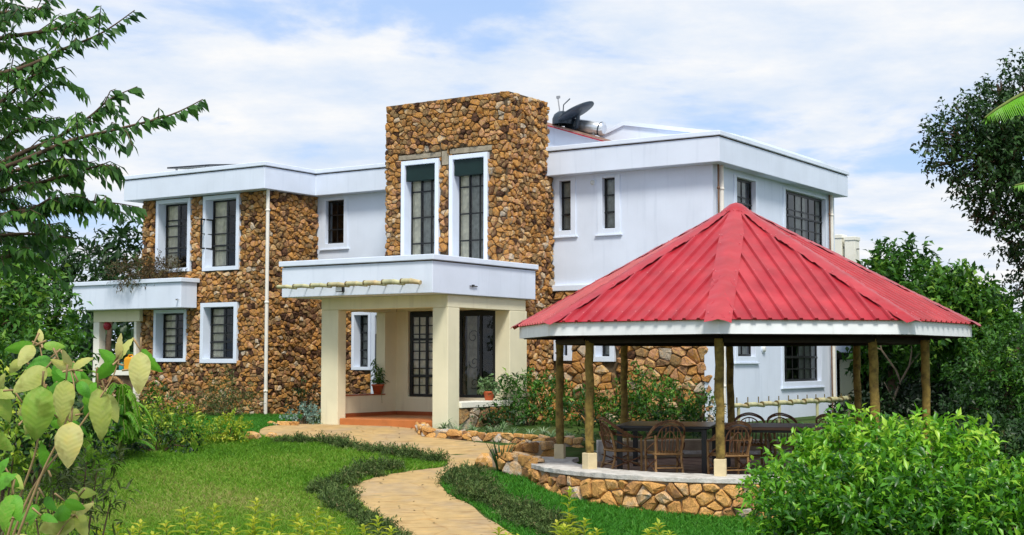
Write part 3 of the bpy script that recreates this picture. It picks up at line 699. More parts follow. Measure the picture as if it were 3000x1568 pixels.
# scroll grille behind the right opening
sg = MB()
for k, (cx, cz, r, ph) in enumerate([(-4.98, 1.85, .16, 0), (-4.62, 1.65, .18, 2), (-4.95, 1.30, .15, 3), (-4.6, 1.1, .17, 1), (-4.95, .85, .13, 4)]):
    pts = [T(cx+r*(1-.06*i)*math.cos(ph+i*.6), .05, cz+r*(1-.06*i)*math.sin(ph+i*.6)) for i in range(15)]; sg.tube(pts, .009, 5)
sg.build('scroll_grille', M['black'], door_o)
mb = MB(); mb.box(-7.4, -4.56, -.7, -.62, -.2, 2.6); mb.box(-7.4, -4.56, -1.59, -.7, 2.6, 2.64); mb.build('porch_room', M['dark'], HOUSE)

# ---- left veranda
CP2 = [(-17.75, -2.14), (-13.66, -2.14), (-13.66, -1.60), (-15.86, -1.60), (-15.86, 2.0), (-17.75, 2.0)]
MB().prism(CP2, 2.655, 3.29).build('veranda_canopy', M['white'], HOUSE, .012)
MB().prism(offset_poly(CP2, .05), 3.295, 3.40).build('veranda_coping', M['white_trim'], HOUSE, .012)
mb = MB(); mb.box(-17.40, -15.62, -1.72, -1.60, 2.35, 2.652); mb.build('veranda_beam', M['cream'], HOUSE, .008)
for (x0, x1, y0) in ((-17.40, -17.17, -1.715), (-15.86, -15.77, -1.69)):
    mb = MB(); mb.box(x0, x1, y0, y0+.22, -.1, 2.347); mb.build('veranda_column', M['cream_edge'], HOUSE, .01)
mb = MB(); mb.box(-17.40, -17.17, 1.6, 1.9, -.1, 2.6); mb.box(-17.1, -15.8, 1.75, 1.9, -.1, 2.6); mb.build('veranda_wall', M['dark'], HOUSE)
mb = MB(); mb.box(-17.17, -15.87, -1.74, -1.5, .95, 1.08); mb.build('veranda_sill', M['cream_edge'], HOUSE, .01)
mb = MB(); mb.box(-17.16, -15.88, -1.66, -1.5, -.3, .948); stones(mb, 1.28, 1.24, lambda x, y, o: (-17.16+x, -1.66-o, -.3+y), size=.22, seed=41); mb.build('veranda_parapet', [M['mortar'], M['stone']], HOUSE)

# ---- pipes
def pipe(u, v, z0, z1, r=.042, m='pipe'):
    mb = MB(); mb.tube([(u, v, z0), (u, v, z1)], r, 10)
    for z in (z0+.6, (z0+z1)/2, z1-.5): mb.lathe([(r, -.03), (r+.012, -.02), (r+.012, .02), (r, .03)], 10, 0, (u, v, z))
    mb.build('downpipe', M[m], HOUSE)
pipe(-11.30, -1.57, .0, 5.5, .045); pipe(-.24, .62, .2, 5.5, .05); pipe(-.22, .42, 3.2, 5.5, .022, 'pipe_brown'); pipe(-.23, 7.12, -.3, 5.5, .045); pipe(-.23, 6.98, -.3, 5.5, .02, 'pipe_brown')
mb = MB(); mb.tube([(-13.75, -2.16, 2.86), (-13.72, -2.24, 2.85)], .02, 8); mb.build('spout', M['steel'], HOUSE)
mb = MB(); mb.box(-3.845, -3.83, -3.60, -3.34, 2.83, 2.85); mb.box(-3.85, -3.82, -3.52, -3.46, 2.84, 2.87); mb.build('spout', M['black'], HOUSE)

# ---- rear terrace wing behind the right wing
AN = empty('terrace_annexe', W(-.9, 9.3), -PSI, 'low white annexe with cream pillars just right of the white side wall', 'annexe')
def anx(name, m, *boxes):
    mb = MB()
    for b in boxes: mb.box(*b)
    return mb.build(name, M[m], AN, .01)
anx('pillar', 'cream_edge', (-.31, .05, .2, .55, 1.9, 4.62), (-.33, .07, .18, .57, 4.62, 4.72))
anx('pillar', 'cream_edge', (.13, .42, .2, .55, 1.9, 4.55), (.11, .44, .18, .57, 4.55, 4.65))
anx('roof_slab', 'white', (-3.5, .36, .15, 3.0, 1.55, 1.88))
anx('pillar', 'cream', (-.06, .30, .2, .5, -1.0, 1.36))
anx('lower_beam', 'beam', (-3.5, 1.6, .0, .14, 1.38, 1.52))
anx('rear_wall', 'dark', (-3.5, .3, 2.6, 2.9, -1, 1.55))
anx('railing', 'black', (-.30, .13, .3, .33, 4.35, 4.38), (-.3, .13, .3, .33, 4.1, 4.13), (-.3, .13, .3, .33, 3.85, 3.88), (.42, .5, .3, .33, 4.3, 4.33))

# ================================================================== THINGS ON THE HOUSE
HR = -PSI
t = empty('water_heater', W(-4.15, 1.75, 6.74), HR, 'shiny cylindrical solar water tank lying on the small tin roof', 'water heater')
mb = MB(); mb.tube([(-.55, 0, .21), (-.52, 0, .21), (.36, 0, .03), (.40, 0, .02)], [.10, .165, .165, .11], 18); mb.build('tank', M['tank'], t)
for a_, b_ in (((-.58, 0, .215), (-.35, 0, .17)), ((.30, 0, .04), (.33, 0, .03))):
    mb = MB(); mb.tube([a_, b_], .174, 18); mb.build('end_band', M['dish'], t)
mb = MB(); mb.box(-.45, -.41, -.13, -.10, -.15, .1); mb.box(.16, .2, -.13, -.10, -.22, 0); mb.box(-.45, .2, -.12, -.1, -.11, -.09); mb.build('bracket', M['steel'], t)
t = empty('satellite_dish', W(-4.45, 1.45, 6.7), HR, 'dark tilted satellite dish beside the water tank on the roof', 'satellite dish')
n = Vector((-.43, -.13, .92)).normalized(); a = Vector((.75, .49, .44)).normalized(); a = (a-n*a.dot(n)).normalized(); b = n.cross(a); c0 = Vector((.18, -.05, .42))
mb = MB(); NN = 28; vs = []
rings = [(0, 0), (.2, .012), (.35, .04), (.45, .075), (.46, .09)]
for r, h in rings:
    for j in range(NN):
        q = 2*math.pi*j/NN; vs.append(c0 + a*(r*math.cos(q)) + b*(r*.92*math.sin(q)) + n*h)
for r, h in rings[::-1]:
    for j in range(NN):
        q = 2*math.pi*j/NN; vs.append(c0 + a*(r*math.cos(q)) + b*(r*.92*math.sin(q)) + n*(h-.022))
mb.add(vs, [(i*NN+j, i*NN+(j+1) % NN, (i+1)*NN+(j+1) % NN, (i+1)*NN+j) for i in range(9) for j in range(NN)], 0, .5, True); mb.build('reflector', M['dish'], t)
mb = MB(); mb.tube([c0 - n*.02, c0 - n*.2 + Vector((-.1, 0, -.1)), Vector((-.10, .1, .05))], [.05, .05, .035], 8); mb.tube([c0 - a*.4, c0 - a*.2+n*.35, c0 + n*.42], .014, 6); mb.build('mount', M['dish'], t)
mb = MB(); mb.lathe([(0, .33), (.10, .31), (.19, .24), (.235, .14), (.235, 0)], 16, 0, (-.28, .0, .22)); mb.build('drum', M['dish'], t)
t = empty('aerial_mast', W(-4.85, 1.5, 6.95), HR, 'thin upright aerial rod between the stone tower and the dish', 'aerial')
mb = MB(); mb.tube([(0, 0, -.1), (.02, 0, .35), (-.03, 0, .66)], .014, 6); mb.build('rod', M['steel'], t)
mb = MB(); mb.box(-.06, .03, -.02, .02, .62, .68); mb.build('aerial_head', M['steel'], t)
t = empty('solar_panel', W(-15.2, -1.2, 6.06), HR, 'dark flat solar panel raised above the left roof edge', 'solar panel')
mb = MB(); mb.add([(-.05, 0, .30), (1.5, 0, .26), (1.5, 1.3, .42), (-.05, 1.3, .42), (-.05, 0, .34), (1.5, 0, .30), (1.5, 1.3, .46), (-.05, 1.3, .46)], [(0, 3, 2, 1), (4, 5, 6, 7), (0, 1, 5, 4), (1, 2, 6, 5), (2, 3, 7, 6), (3, 0, 4, 7)]); mb.build('panel', M['panel'], t)
mb = MB()
for x in (.2, 1.3):
    for y, z in ((.1, .3), (1.2, .40)): mb.box(x-.02, x+.02, y-.02, y+.02, -.01, z)
mb.build('stand', M['steel'], t)
# lamps
def lamp(T, a, z, label, r=.055):
    o = MB(); p = Vector(T(a, -.06, z)); q = Vector(T(a, .0, z)); base = W(q.x, q.y, q.z)
    t = empty('wall_lamp', base, HR, label, 'lamp', 'small lamps on the white walls')
    m1 = MB(); m1.tube([(0, 0, 0), tuple((p-q)*.35)], r*1.25, 14); m1.build('lamp_base', M['white_trim'], t)
    m2 = MB(); d = (p-q); m2.tube([d*.35, d*.8, d*1.1], [r, r*.95, r*.5], 14); m2.build('lamp_shade', M['lens'], t)
lamp(T_mid, -3.22, 5.31, 'small round lamp between the two slim windows of the white upper wall')
lamp(T_side, 2.86, 1.60, 'small oval lamp low on the white side wall behind the gazebo', .08)
t = empty('floodlight', W(-6.10, -4.84, 2.70), HR, 'small grey floodlight under the bamboo on the porch canopy', 'floodlight')
mb = MB(); mb.box(-.09, .09, -.15, -.07, .02, .14); mb.build('lamp_body', M['black'], t, .01)
mb = MB(); mb.box(-.075, .075, -.156, -.151, .035, .125); mb.build('lamp_glass', M['lens'], t)
mb = MB(); mb.box(-.02, .02, -.07, .01, .05, .08); mb.build('bracket', M['black'], t)

# bamboo
def bamboo(name, label, pts, segs, r, root_loc, pegs, peg_dir, group=None):
    t = empty(name, root_loc, HR, label, 'bamboo pole', group)
    a, b = Vector(pts[0]), Vector(pts[1]); L = (b-a).length
    for k in range(segs):
        p = a.lerp(b, k/segs); q = a.lerp(b, (k+1.16)/segs if k < segs-1 else 1.0)
        off = Vector((0, 0, .004*k))
        m = MB(); rr = r*(.8+.35*k/segs)
        m.tube([p+off, p.lerp(q, .48)+off, p.lerp(q, .5)+off, p.lerp(q, .52)+off, q+off-Vector((0, 0, .035))], [rr*1.05, rr*.97, rr*1.1, rr*.95, rr*.78], 12)
        o = m.build('bamboo_piece', M['bamboo'], t)
        e = MB(); e.tube([p+off-(q-p).normalized()*.006, p+off+(q-p).normalized()*.03], [rr*1.07, rr*1.09], 12); e.build('open_end', M['bamboo_dark'], o)
    m = MB()
    for k in range(pegs):
        p = a.lerp(b, (k+.6)/pegs); d = Vector(peg_dir); m.tube([p, p+d], .012, 6)
    m.build('peg', M['bamboo_dark'], t)
    return t
o0 = W(-6, -4.83, 2.9)
bamboo('bamboo_gutter', 'stepped bamboo gutter fixed along the front of the porch canopy', [(-1.75, -.20, -.03), (2.0, -.20, -.045)], 8, .05, o0, 9, (0, .2, -.02))
bamboo('bamboo_rail', 'long jointed bamboo rail with pegs beside the white side wall', [(0, -.9, .02), (0, 6.1, -.02)], 9, .055, W(.6, 0, .42), 13, (0, 0, .16))
mb = MB()
for y in (-.5, 1.6, 3.8, 5.9): mb.tube([(0, y, -1.3), (0, y, -.03)], .035, 8)
o = mb.build('stake', M['bamboo'], bpy.data.objects['bamboo_rail'])
# jerrycan and lantern in the veranda, pots in the porch
t = empty('jerrycan', W(-16.02, -1.62, 1.083), HR+.1, 'yellow plastic jerrycan standing on the white veranda sill', 'jerrycan')
mb = MB(); mb.prism([(-.16, -.1), (.16, -.1), (.16, .1), (-.16, .1)], 0, .30); mb.add([(-.16, -.1, .3), (.16, -.1, .3), (.16, .1, .3), (-.16, .1, .3), (-.12, -.06, .35), (.08, -.06, .35), (.08, .06, .35), (-.12, .06, .35)], [(0, 1, 5, 4), (1, 2, 6, 5), (2, 3, 7, 6), (3, 0, 4, 7), (4, 5, 6, 7)]); mb.build('can_body', M['yellow'], t, .02)
mb = MB(); mb.tube([(-.10, 0, .34), (-.08, 0, .40), (.04, 0, .40), (.07, 0, .34)], .018, 8); mb.build('handle', M['yellow'], t)
mb = MB(); mb.tube([(.11, 0, .32), (.13, 0, .37)], .03, 10); mb.build('cap', M['teal'], t)
t = empty('plastic_bottle', W(-16.38, -1.62, 1.083), HR, 'small teal plastic bottle left of the yellow jerrycan', 'bottle')
mb = MB(); mb.lathe([(0, 0), (.06, 0), (.065, .03), (.065, .14), (.02, .19), (.02, .22)], 14); mb.build('bottle_body', M['teal'], t)
mb = MB(); mb.lathe([(.024, .21), (.024, .24), (0, .24)], 12); mb.build('cap', M['dark'], t)
t = empty('paper_lantern', W(-16.95, -1.63, 2.25), HR, 'dark red round lantern hanging in the veranda opening', 'lantern')
mb = MB(); mb.lathe([(0, -.11)] + [(.105*math.sin(x), -.12*math.cos(x)) for x in np.linspace(.3, 2.85, 10)] + [(0, .115)], 16); mb.build('shade', M['redball'], t)
mb = MB(); mb.tube([(0, 0, .1), (0, 0, .12)], .006, 5); mb.build('cord', M['dark'], t)

def pot(root, r, h):
    mb = MB(); mb.lathe([(0, 0), (r*.68, 0), (r*.95, h*.8), (r*1.08, h*.8), (r*1.1, h), (r*.9, h), (r*.88, h*.86), (0, h*.86)], 20); mb.build('pot', M['pot'], root)
    mb = MB(); mb.lathe([(r*.89, h*.88), (0, h*.9)], 12); mb.build('soil', M['soil'], root)
def strap_leaves(n, r, L, Wd, bend, tilt=(.2, 1.1), segs=5, z0=0, spread=.03, tvar=.25, tm=.5):
    V, F, t = [], [], []
    for k in range(n):
        az = r.random()*2*math.pi; th = tilt[0]+(tilt[1]-tilt[0])*r.random(); l = L*(.6+.6*r.random()); w = Wd*(.7+.5*r.random())
        p = np.array([math.cos(az)*spread*r.random(), math.sin(az)*spread*r.random(), z0]); o = len(V); tt = tm+r.normal()*tvar
        sd = np.array([-math.sin(az), math.cos(az), 0])
        for i in range(segs+1):
            f = i/segs; ww = w*(1-f**2.2)*(.5+.5*min(1, f*5)) + .0006
            V.append(p - sd*ww/2); V.append(p + sd*ww/2)
            p = p + np.array([math.cos(az)*math.sin(th), math.sin(az)*math.sin(th), math.cos(th)])*l/segs; th += bend*(.6+.8*r.random())/segs
        for i in range(segs): F.append((o+2*i, o+2*i+1, o+2*i+3, o+2*i+2)); t.append(tt)
    return np.array(V), np.array(F), np.clip(t, 0, 1)
t = empty('potted_plant', W(-7.11, -2.47, .61), HR, 'tall leafy plant in a clay pot on the low porch wall', 'potted plant', 'clay pots in the porch')
pot(t, .13, .21)
r = np.random.default_rng(3)
stm = MB(); P = []; D = []
for k in range(5):
    az = k*1.25; top = Vector((.12*math.cos(az), .12*math.sin(az), .42+.07*k)); pts = [Vector((0, 0, .18)), top*.6+Vector((0, 0, .08)), top+Vector((0, 0, .1))]
    stm.tube(pts, [.008, .006, .003], 5)
    for q in range(16):
        f = .25+.75*q/16; c = pts[1].lerp(pts[2], (f-.5)*2) if f > .5 else pts[0].lerp(pts[1], f*2); P.append(c); D.append((r.normal(), r.normal(), .1*r.normal()-.1))
for q in range(60): P.append((r.normal()*.07, r.normal()*.07, .25+.05*r.random())); D.append((r.normal(), r.normal(), .1))
stm.build('stem', M['stem_green'], t); P = np.array([tuple(p) for p in P]); D = np.array(D)
leaf_obj('foliage', P, D, np.tile([0, 0, 1.], (len(P), 1)), .14, .045, r.normal(.45, .2, len(P)), M['lf_left'], t, droop=.4)
mbv = MB(); mbv.tube([(.09, -.06, .18), (.2, -.12, .1), (.22, -.12, -.2)], .004, 4); mbv.build('stem', M['stem_green'], t)
t = empty('potted_plant', W(-4.12, -2.50, .512), HR, 'short bushy pale green plant in a clay pot on the white parapet sill', 'potted plant', 'clay pots in the porch')
pot(t, .12, .19)
V, F, tt = crown_arrays([(0, 0, .30, .16), (.1, .02, .27, .10), (-.12, 0, .26, .10)], np.random.default_rng(5), twigs=1500, per=6, L=.075, Wd=.05, spread=.08, up=.5)
np_mesh('foliage', V, F, tt, M['lf_spider'], t)

# ================================================================== GAZEBO
GZ = empty('gazebo', (GX, GY, GF), 0, 'round open gazebo with a red ribbed sheet roof on brown poles', 'gazebo')
GR, ZA, ZE, RP_ = 3.70, 3.88-GF, 1.93-GF, 2.98
TH = [R_(-13.2+45*k) for k in range(8)]
def pol(th, r, z): return Vector((r*math.sin(th), -r*math.cos(th), z))
PTH = [R_(a) for a in (-14.2, 32, 68, 126.5, 173.5, 214, 257, 302)]
rr = random.Random(5)
for k in range(8):
    t0, t1 = TH[k], TH[k]+R_(45); tm_ = (t0+t1)/2
    apo = GR*math.cos(R_(22.5)); h = GR*math.sin(R_(22.5)); m = Vector((math.sin(tm_), -math.cos(tm_), 0)); e = Vector((math.cos(tm_), math.sin(tm_), 0))
    apex = Vector((0, 0, ZA)); nrm = (m*(ZA-ZE) + Vector((0, 0, apo))).normalized()
    pt = lambda s, t, o=0: apex + m*(apo*t) + e*s - Vector((0, 0, (ZA-ZE)*t)) + nrm*o
    mb = MB()
    mb.add([pt(0, .0), pt(-h, 1), pt(h, 1)], [(0, 1, 2)]); ov = 1.007
    mb.add([pt(-h, 1), pt(-h, ov), pt(h, ov), pt(h, 1)], [(0, 1, 2, 3)])
    mb.add([pt(0, .0, -.01), pt(-h, ov, -.01), pt(h, ov, -.01)], [(0, 2, 1)])
    sp = .226
    for i in range(-6, 7):
        s = i*sp
        if abs(s) > h-.03: continue
        tt0 = min(.97, abs(s)/h+.012); hh = .036
        L = [pt(s-.038, tt0, .001), pt(s-.020, tt0, hh), pt(s+.020, tt0, hh), pt(s+.038, tt0, .001), pt(s-.038, ov+.004, .001), pt(s-.020, ov+.004, hh), pt(s+.020, ov+.004, hh), pt(s+.038, ov+.004, .001)]
        mb.add(L, [(0, 4, 5, 1), (1, 5, 6, 2), (2, 6, 7, 3), (4, 7, 6, 5), (0, 1, 2, 3)])
        for tq in (.30, .62, .95):
            if tq > tt0+.06:
                c = pt(s, tq+rr.uniform(-.006, .006), hh+.002)
                mb.add([c + (e*math.cos(q)+ (nrm.cross(e))*math.sin(q))*.012 for q in np.linspace(0, 2*math.pi, 7)[:-1]] + [c+nrm*.010], [(j, (j+1) % 6, 6) for j in range(6)], 1)
    mb.build('roof_sheet', [M['red'], M['screw']], GZ)
for k in range(8):                                   # hip caps, in lapped lengths with dents
    th = TH[k]; d = Vector((math.sin(th), -math.cos(th), 0)); e = Vector((math.cos(th), math.sin(th), 0))
    mb = MB(); NS = 22
    for lap in range(3):
        f0, f1 = (0, .33, .66)[lap], (.36, .69, 1.03)[lap]; vs = []
        for i in range(NS+1):
            f = f0+(f1-f0)*i/NS; w = .19*min(1, .35+f*2.4); lift = .040 + (.012*(1-(f-f0)/(f1-f0)) if lap < 2 else 0)
            zr = ZA-(ZA-ZE)*f + lift
            fall = .5*w*.55*(1+.0)                         # the facet slope away from the hip
            for s_, ww in ((-1, 1), (-1, .5), (0, 0), (1, .5), (1, 1)):
                dent = rr.uniform(-.005, .005)
                dz = -ww*w*.21 + dent + (.006 if ww == 0 else 0)
                if ww == 1: dz += rr.uniform(-.012, .008)
                vs.append(d*(GR*f) + e*(s_*ww*w) + Vector((0, 0, zr+dz)))
        mb.add(vs, [(i*5+j, i*5+j+1, (i+1)*5+j+1, (i+1)*5+j) for i in range(NS) for j in range(4)], 0, .5, True)
        for f in (f0+.05, f1-.06):
            for s_ in (-1, 1):
                c = d*(GR*f) + e*(s_*.15) + Vector((0, 0, ZA-(ZA-ZE)*f+.025)); mb.add([c+Vector((.014, 0, 0)), c+Vector((-.007, .012, 0)), c+Vector((-.007, -.012, 0)), c+Vector((0, 0, .02))], [(0, 1, 3), (1, 2, 3), (2, 0, 3)], 1)
    mb.build('ridge_cap', [M['red_cap'], M['screw']], GZ)
mb = MB(); mb.lathe([(.26, -.09), (.20, -.03), (.10, .045), (0, .075)], 8, 0, (0, 0, ZA)); mb.build('apex_cap', M['red_cap'], GZ)
FR = GR-.02
for k in range(8):
    a, b = pol(TH[k], FR, 0), pol(TH[k]+R_(45), FR, 0); e = (b-a).normalized(); nn = Vector((e.y, -e.x, 0))
    mb = MB(); zt, zb = ZE-.012, ZE-.215
    q = [a, b, b-nn*.03, a-nn*.03]; mb.add([p+Vector((0, 0, z)) for z in (zb, zt) for p in q], [(3, 2, 1, 0), (4, 5, 6, 7), (0, 1, 5, 4), (1, 2, 6, 5), (2, 3, 7, 6), (3, 0, 4, 7)])
    mb.build('fascia_board', M['board'], GZ)
mb = MB()
for k in range(8):
    a, b = pol(TH[k], RP_+.02, ZE-.27), pol(TH[k]+R_(45), RP_+.02, ZE-.27); mb.tube([a, b], .06, 8)
    a, b = pol(TH[k], FR-.10, ZE-.20), pol(TH[k]+R_(45), FR-.10, ZE-.20); mb.tube([a, b], .035, 6)
    mb.tube([pol(TH[k], FR-.05, ZE-.16), pol(TH[k], .05, ZA-.16)], .05, 8)
    mb.tube([pol(TH[k]+R_(22.5), FR*.924-.05, ZE-.14), pol(TH[k]+R_(22.5), .05, ZA-.14)], .04, 6)
    for f in (.35, .65): 
        a, b = pol(TH[k], FR*f, ZA-(ZA-ZE)*f-.09), pol(TH[k]+R_(45), FR*f, ZA-(ZA-ZE)*f-.09); mb.tube([a, b], .03, 5)
mb.build('rafters', M['beam'], GZ)
WT = .12                                              # wall cap height above the floor
for k in range(8):
    p = pol(PTH[k], RP_, 0); mb = MB(); n = 9
    pts = [Vector((p.x+rr.uniform(-.012, .012), p.y+rr.uniform(-.012, .012), WT+.2+(ZE-.27-WT-.2)*i/n)) for i in range(n+1)]
    mb.tube(pts, [.066*rr.uniform(.93, 1.07) for _ in pts], 12)
    for _ in range(5):
        i = rr.randrange(1, n); q = rr.uniform(0, 6.28); mb.tube([pts[i]+Vector((math.cos(q), math.sin(q), 0))*.05, pts[i]+Vector((math.cos(q), math.sin(q), .1))*.078], [.022, .012], 6)
    po = mb.build('post', M['pole'], GZ)
    ang = TH[k]; ca, sa = math.cos(ang), math.sin(ang)
    mb = MB(); mb.box(-.085, .085, -.085, .085, WT-.02, WT+.24, 0, lambda x, y, z: (p.x+x*ca-y*sa, p.y+x*sa+y*ca, z)); mb.build('pedestal', M['pedestal'], po, .012)
# ring wall, from the entrance round the front to the back
R_out, R_in = 3.44, 2.74
A0, A1 = R_(-108), R_(222)
nseg = 90
def ring(mb, ra, rb, z0, z1, a0, a1, n, mi=0, jit=0):
    vs = []
    for i in range(n+1):
        th = a0+(a1-a0)*i/n; j = rr.uniform(-jit, jit)
        vs += [pol(th, ra+rr.uniform(-jit, jit), z0), pol(th, rb+j, z0), pol(th, rb+j, z1+rr.uniform(-jit, jit)*.6), pol(th, ra, z1+rr.uniform(-jit, jit)*.3)]
    fs = [(i*4+k, i*4+(k+1) % 4, i*4+4+(k+1) % 4, i*4+4+k) for i in range(n) for k in range(4)] + [(0, 3, 2, 1), (n*4, n*4+1, n*4+2, n*4+3)]
    mb.add(vs, fs, mi)
mb = MB(); ring(mb, R_in, R_out-.04, -.75, WT-.072, A0, A1, nseg)
wl = R_out*(R_(120)-A0)
stones(mb, wl, .665, lambda x, y, o: tuple(pol(A0+x/R_out, R_out-.04+o, -.62+y)), size=.155, aspect=1.2, seed=51, depth=(.045, .09), gap=.006, tmean=.53, tsd=.18)
stones(mb, R_out*(A1-R_(120)), .45, lambda x, y, o: tuple(pol(R_(120)+x/R_out, R_out-.04+o, -.40+y)), size=.24, aspect=1.3, seed=52, depth=(.04, .08), tmean=.55)
lw = mb.build('low_wall', [M['plaster'], M['stone_big']], GZ)
mb = MB(); ring(mb, R_in-.02, R_out+.015, WT-.07, WT, A0-.01, A1, nseg*2, 0, .014); mb.build('wall_cap', M['cement'], lw, .008)
mb = MB(); ring(mb, R_in-.012, R_in+.3, 0, .27, R_(100), A1, 40); ring(mb, R_in-.03, R_in+.33, .272, .31, R_(100), A1, 40); mb.build('inner_wall', M['plaster'], lw)
p = pol(R_(-137), 3.0, 0); mb = MB(); mb.box(p.x-.14, p.x+.16, p.y-.18, p.y+.2, -.2, .33); mb.build('gate_pier', M['cement'], lw, .015)
mb = MB(); mb.lathe([(0, 0), (R_in, 0), (R_in, -.3)], 48); mb.build('floor', mat('gazebo_floor', (.20, .12, .09), .8, .2, vary=.25, vscale=3, alt=(.28, .2, .15)), GZ)

# ---- tables
def table(name, label, c, sx, sy, rz, top, leg):
    t = empty(name, c, rz, label, 'table', 'tables under the gazebo roof')
    mb = MB(); mb.box(-sx/2, sx/2, -sy/2, sy/2, .70, .745); mb.build('table_top', M[top], t, .01)
    mb = MB(); mb.box(-sx/2+.14, sx/2-.14, -sy/2+.14, sy/2-.14, .655, .698); mb.build('apron', M[leg], t)
    for x in (-1, 1):
        for y in (-1, 1):
            m = MB(); m.box(x*(sx/2-.09)-.04, x*(sx/2-.09)+.04, y*(sy/2-.09)-.04, y*(sy/2-.09)+.04, 0, .698); m.build('leg', M[leg], t, .006)
table('dining_table', 'long black table under the left half of the gazebo', (2.52, 22.62, GF+.002), 1.50, 1.75, R_(-14), 'table_black', 'table_black')
table('dining_table', 'long brown table meeting the black one at its right end', (4.08, 22.12, GF+.002), 1.60, 1.5, R_(-12), 'table_brown', 'table_black')
# ---- bent cane chairs
def arch(pts, n=14):
    pts = [Vector(p) for p in pts]; out = []; k = len(pts)
    for i in range(k-1):
        p0, p1, p2, p3 = pts[max(i-1, 0)], pts[i], pts[i+1], pts[min(i+2, k-1)]
        for s in range(5):
            t = s/5; out.append(.5*((2*p1)+(p2-p0)*t+(2*p0-5*p1+4*p2-p3)*t*t+(3*p1-p0-3*p2+p3)*t**3))
    out.append(pts[-1]); return out
def make_chair(label):
    t = empty('cane_chair', (0, 0, 0), 0, label, 'chair', 'bent cane chairs round the gazebo tables')
    for s in (-1, 1):
        m = MB(); m.tube(arch([(s*.24, .24, 0), (s*.25, .235, .3), (s*.255, .23, .62)]), .019, 7); m.build('leg', M['cane_pale'], t)
        m = MB(); m.tube(arch([(s*.21, -.28, 0), (s*.20, -.20, .25), (s*.20, -.20, .45), (s*.22, -.27, .68)]), .019, 7); m.build('leg', M['cane_pale'], t)
        m = MB(); m.tube(arch([(s*.255, .25, .60), (s*.28, .05, .62), (s*.25, -.2, .66)]), .016, 7); m.tube(arch([(s*.245, .23, .34), (s*.28, .0, .45), (s*.24, -.22, .56)]), .011, 6); m.build('armrest', M['cane'], t)
        m = MB(); m.tube([(s*.24, .24, .12), (s*.21, -.24, .30)], .012, 6); m.tube([(s*.24, .24, .28), (s*.21, -.25, .10)], .012, 6); m.build('brace', M['cane'], t)
    m = MB()
    for i in range(9): x = -.21+.42*i/8; m.tube([(x*1.05, .23, .40), (x, .0, .405), (x*.95, -.20, .40)], .014, 6)
    m.tube([(-.25, .22, .38), (.25, .22, .38)], .018, 7); m.tube([(-.21, -.2, .38), (.21, -.2, .38)], .018, 7)
    for s in (-1, 1): m.tube([(s*.245, .22, .38), (s*.205, -.2, .38)], .016, 7)
    m.tube([(-.23, .235, .16), (.23, .235, .16)], .012, 6); m.tube([(-.2, -.25, .16), (.2, -.25, .16)], .012, 6); m.build('seat', M['cane_pale'], t)
    m = MB()
    for dr in (0, .03):
        m.tube(arch([(-.27, .12, .61), (-.27, -.10, .72-dr), (-.20, -.27, .86-dr), (0, -.33, .93-dr), (.20, -.27, .86-dr), (.27, -.10, .72-dr), (.27, .12, .61)]), .014, 7)
    m.tube(arch([(-.17, -.20, .40), (-.19, -.25, .62), (-.13, -.29, .79), (0, -.31, .85), (.13, -.29, .79), (.19, -.25, .62), (.17, -.20, .40)]), .012, 6)
    m.tube(arch([(-.10, -.20, .40), (-.11, -.26, .6), (0, -.29, .76), (.11, -.26, .6), (.10, -.20, .40)]), .010, 6)
    for x in (-.12, -.06, 0, .06, .12): m.tube([(x*.8, -.205, .40), (x, -.26, .63), (x, -.295, .84-abs(x)*.5)], .008, 5)
    m.tube([(-.2, -.255, .63), (.2, -.255, .63)], .010, 6); m.build('backrest', M['cane'], t)
    return t
CH = [((1.72, 22.15), -70, 'cane chair at the left end of the black table, facing right'),
      ((2.33, 21.35), 8, 'cane chair at the front side of the black table, nearest the middle post'),
      ((3.25, 20.95), 16, 'dark cane chair at the front side of the brown table, right of the front post'),
      ((4.0, 23.62), 172, 'cane chair behind the brown table, closest to the back post'),
      ((4.58, 23.52), 186, 'cane chair behind the brown table with a full round hoop back'),
      ((5.32, 23.00), 205, 'cane chair behind the far right end of the brown table')]
ch0 = None
for i, ((x, y), a, lab) in enumerate(CH):
    c = make_chair(lab) if i == 0 else copy_tree(ch0)
    if i == 0: ch0 = c
    c.scale = (1, 1, .93); c['label'] = lab; c.location = (x, y, GF+.002); c.rotation_euler = (0, 0, R_(a))

# ================================================================== GROUND
ys = [-60, -10, 8, 12, 15, 17.5] + [17.5+.25*i for i in range(1, 45)] + [29.5, 34, 45, 80, 200, 800, 2500]
xs = [-1500, -300, -60, -20, -12] + [-10+i for i in range(10)] + [.25*i for i in range(33)] + [9, 10, 11, 12, 14, 20, 60, 300, 1500]
def gh(x, y):
    d = math.hypot(x-GX, y-GY); z = gz(y) - .004
    return min(z, -.8) if d < 3.0 else z
vs = [(x, y, gh(x, y) + (0 if y > 29 or y < 16 else rnd.uniform(-.012, .012))) for y in ys for x in xs]; n = len(xs)
g = MB(); g.add(vs, [(j*n+i, j*n+i+1, (j+1)*n+i+1, (j+1)*n+i) for j in range(len(ys)-1) for i in range(n-1)], 0, .5, True)
tag(g.build('ground', M['ground']), kind='structure')
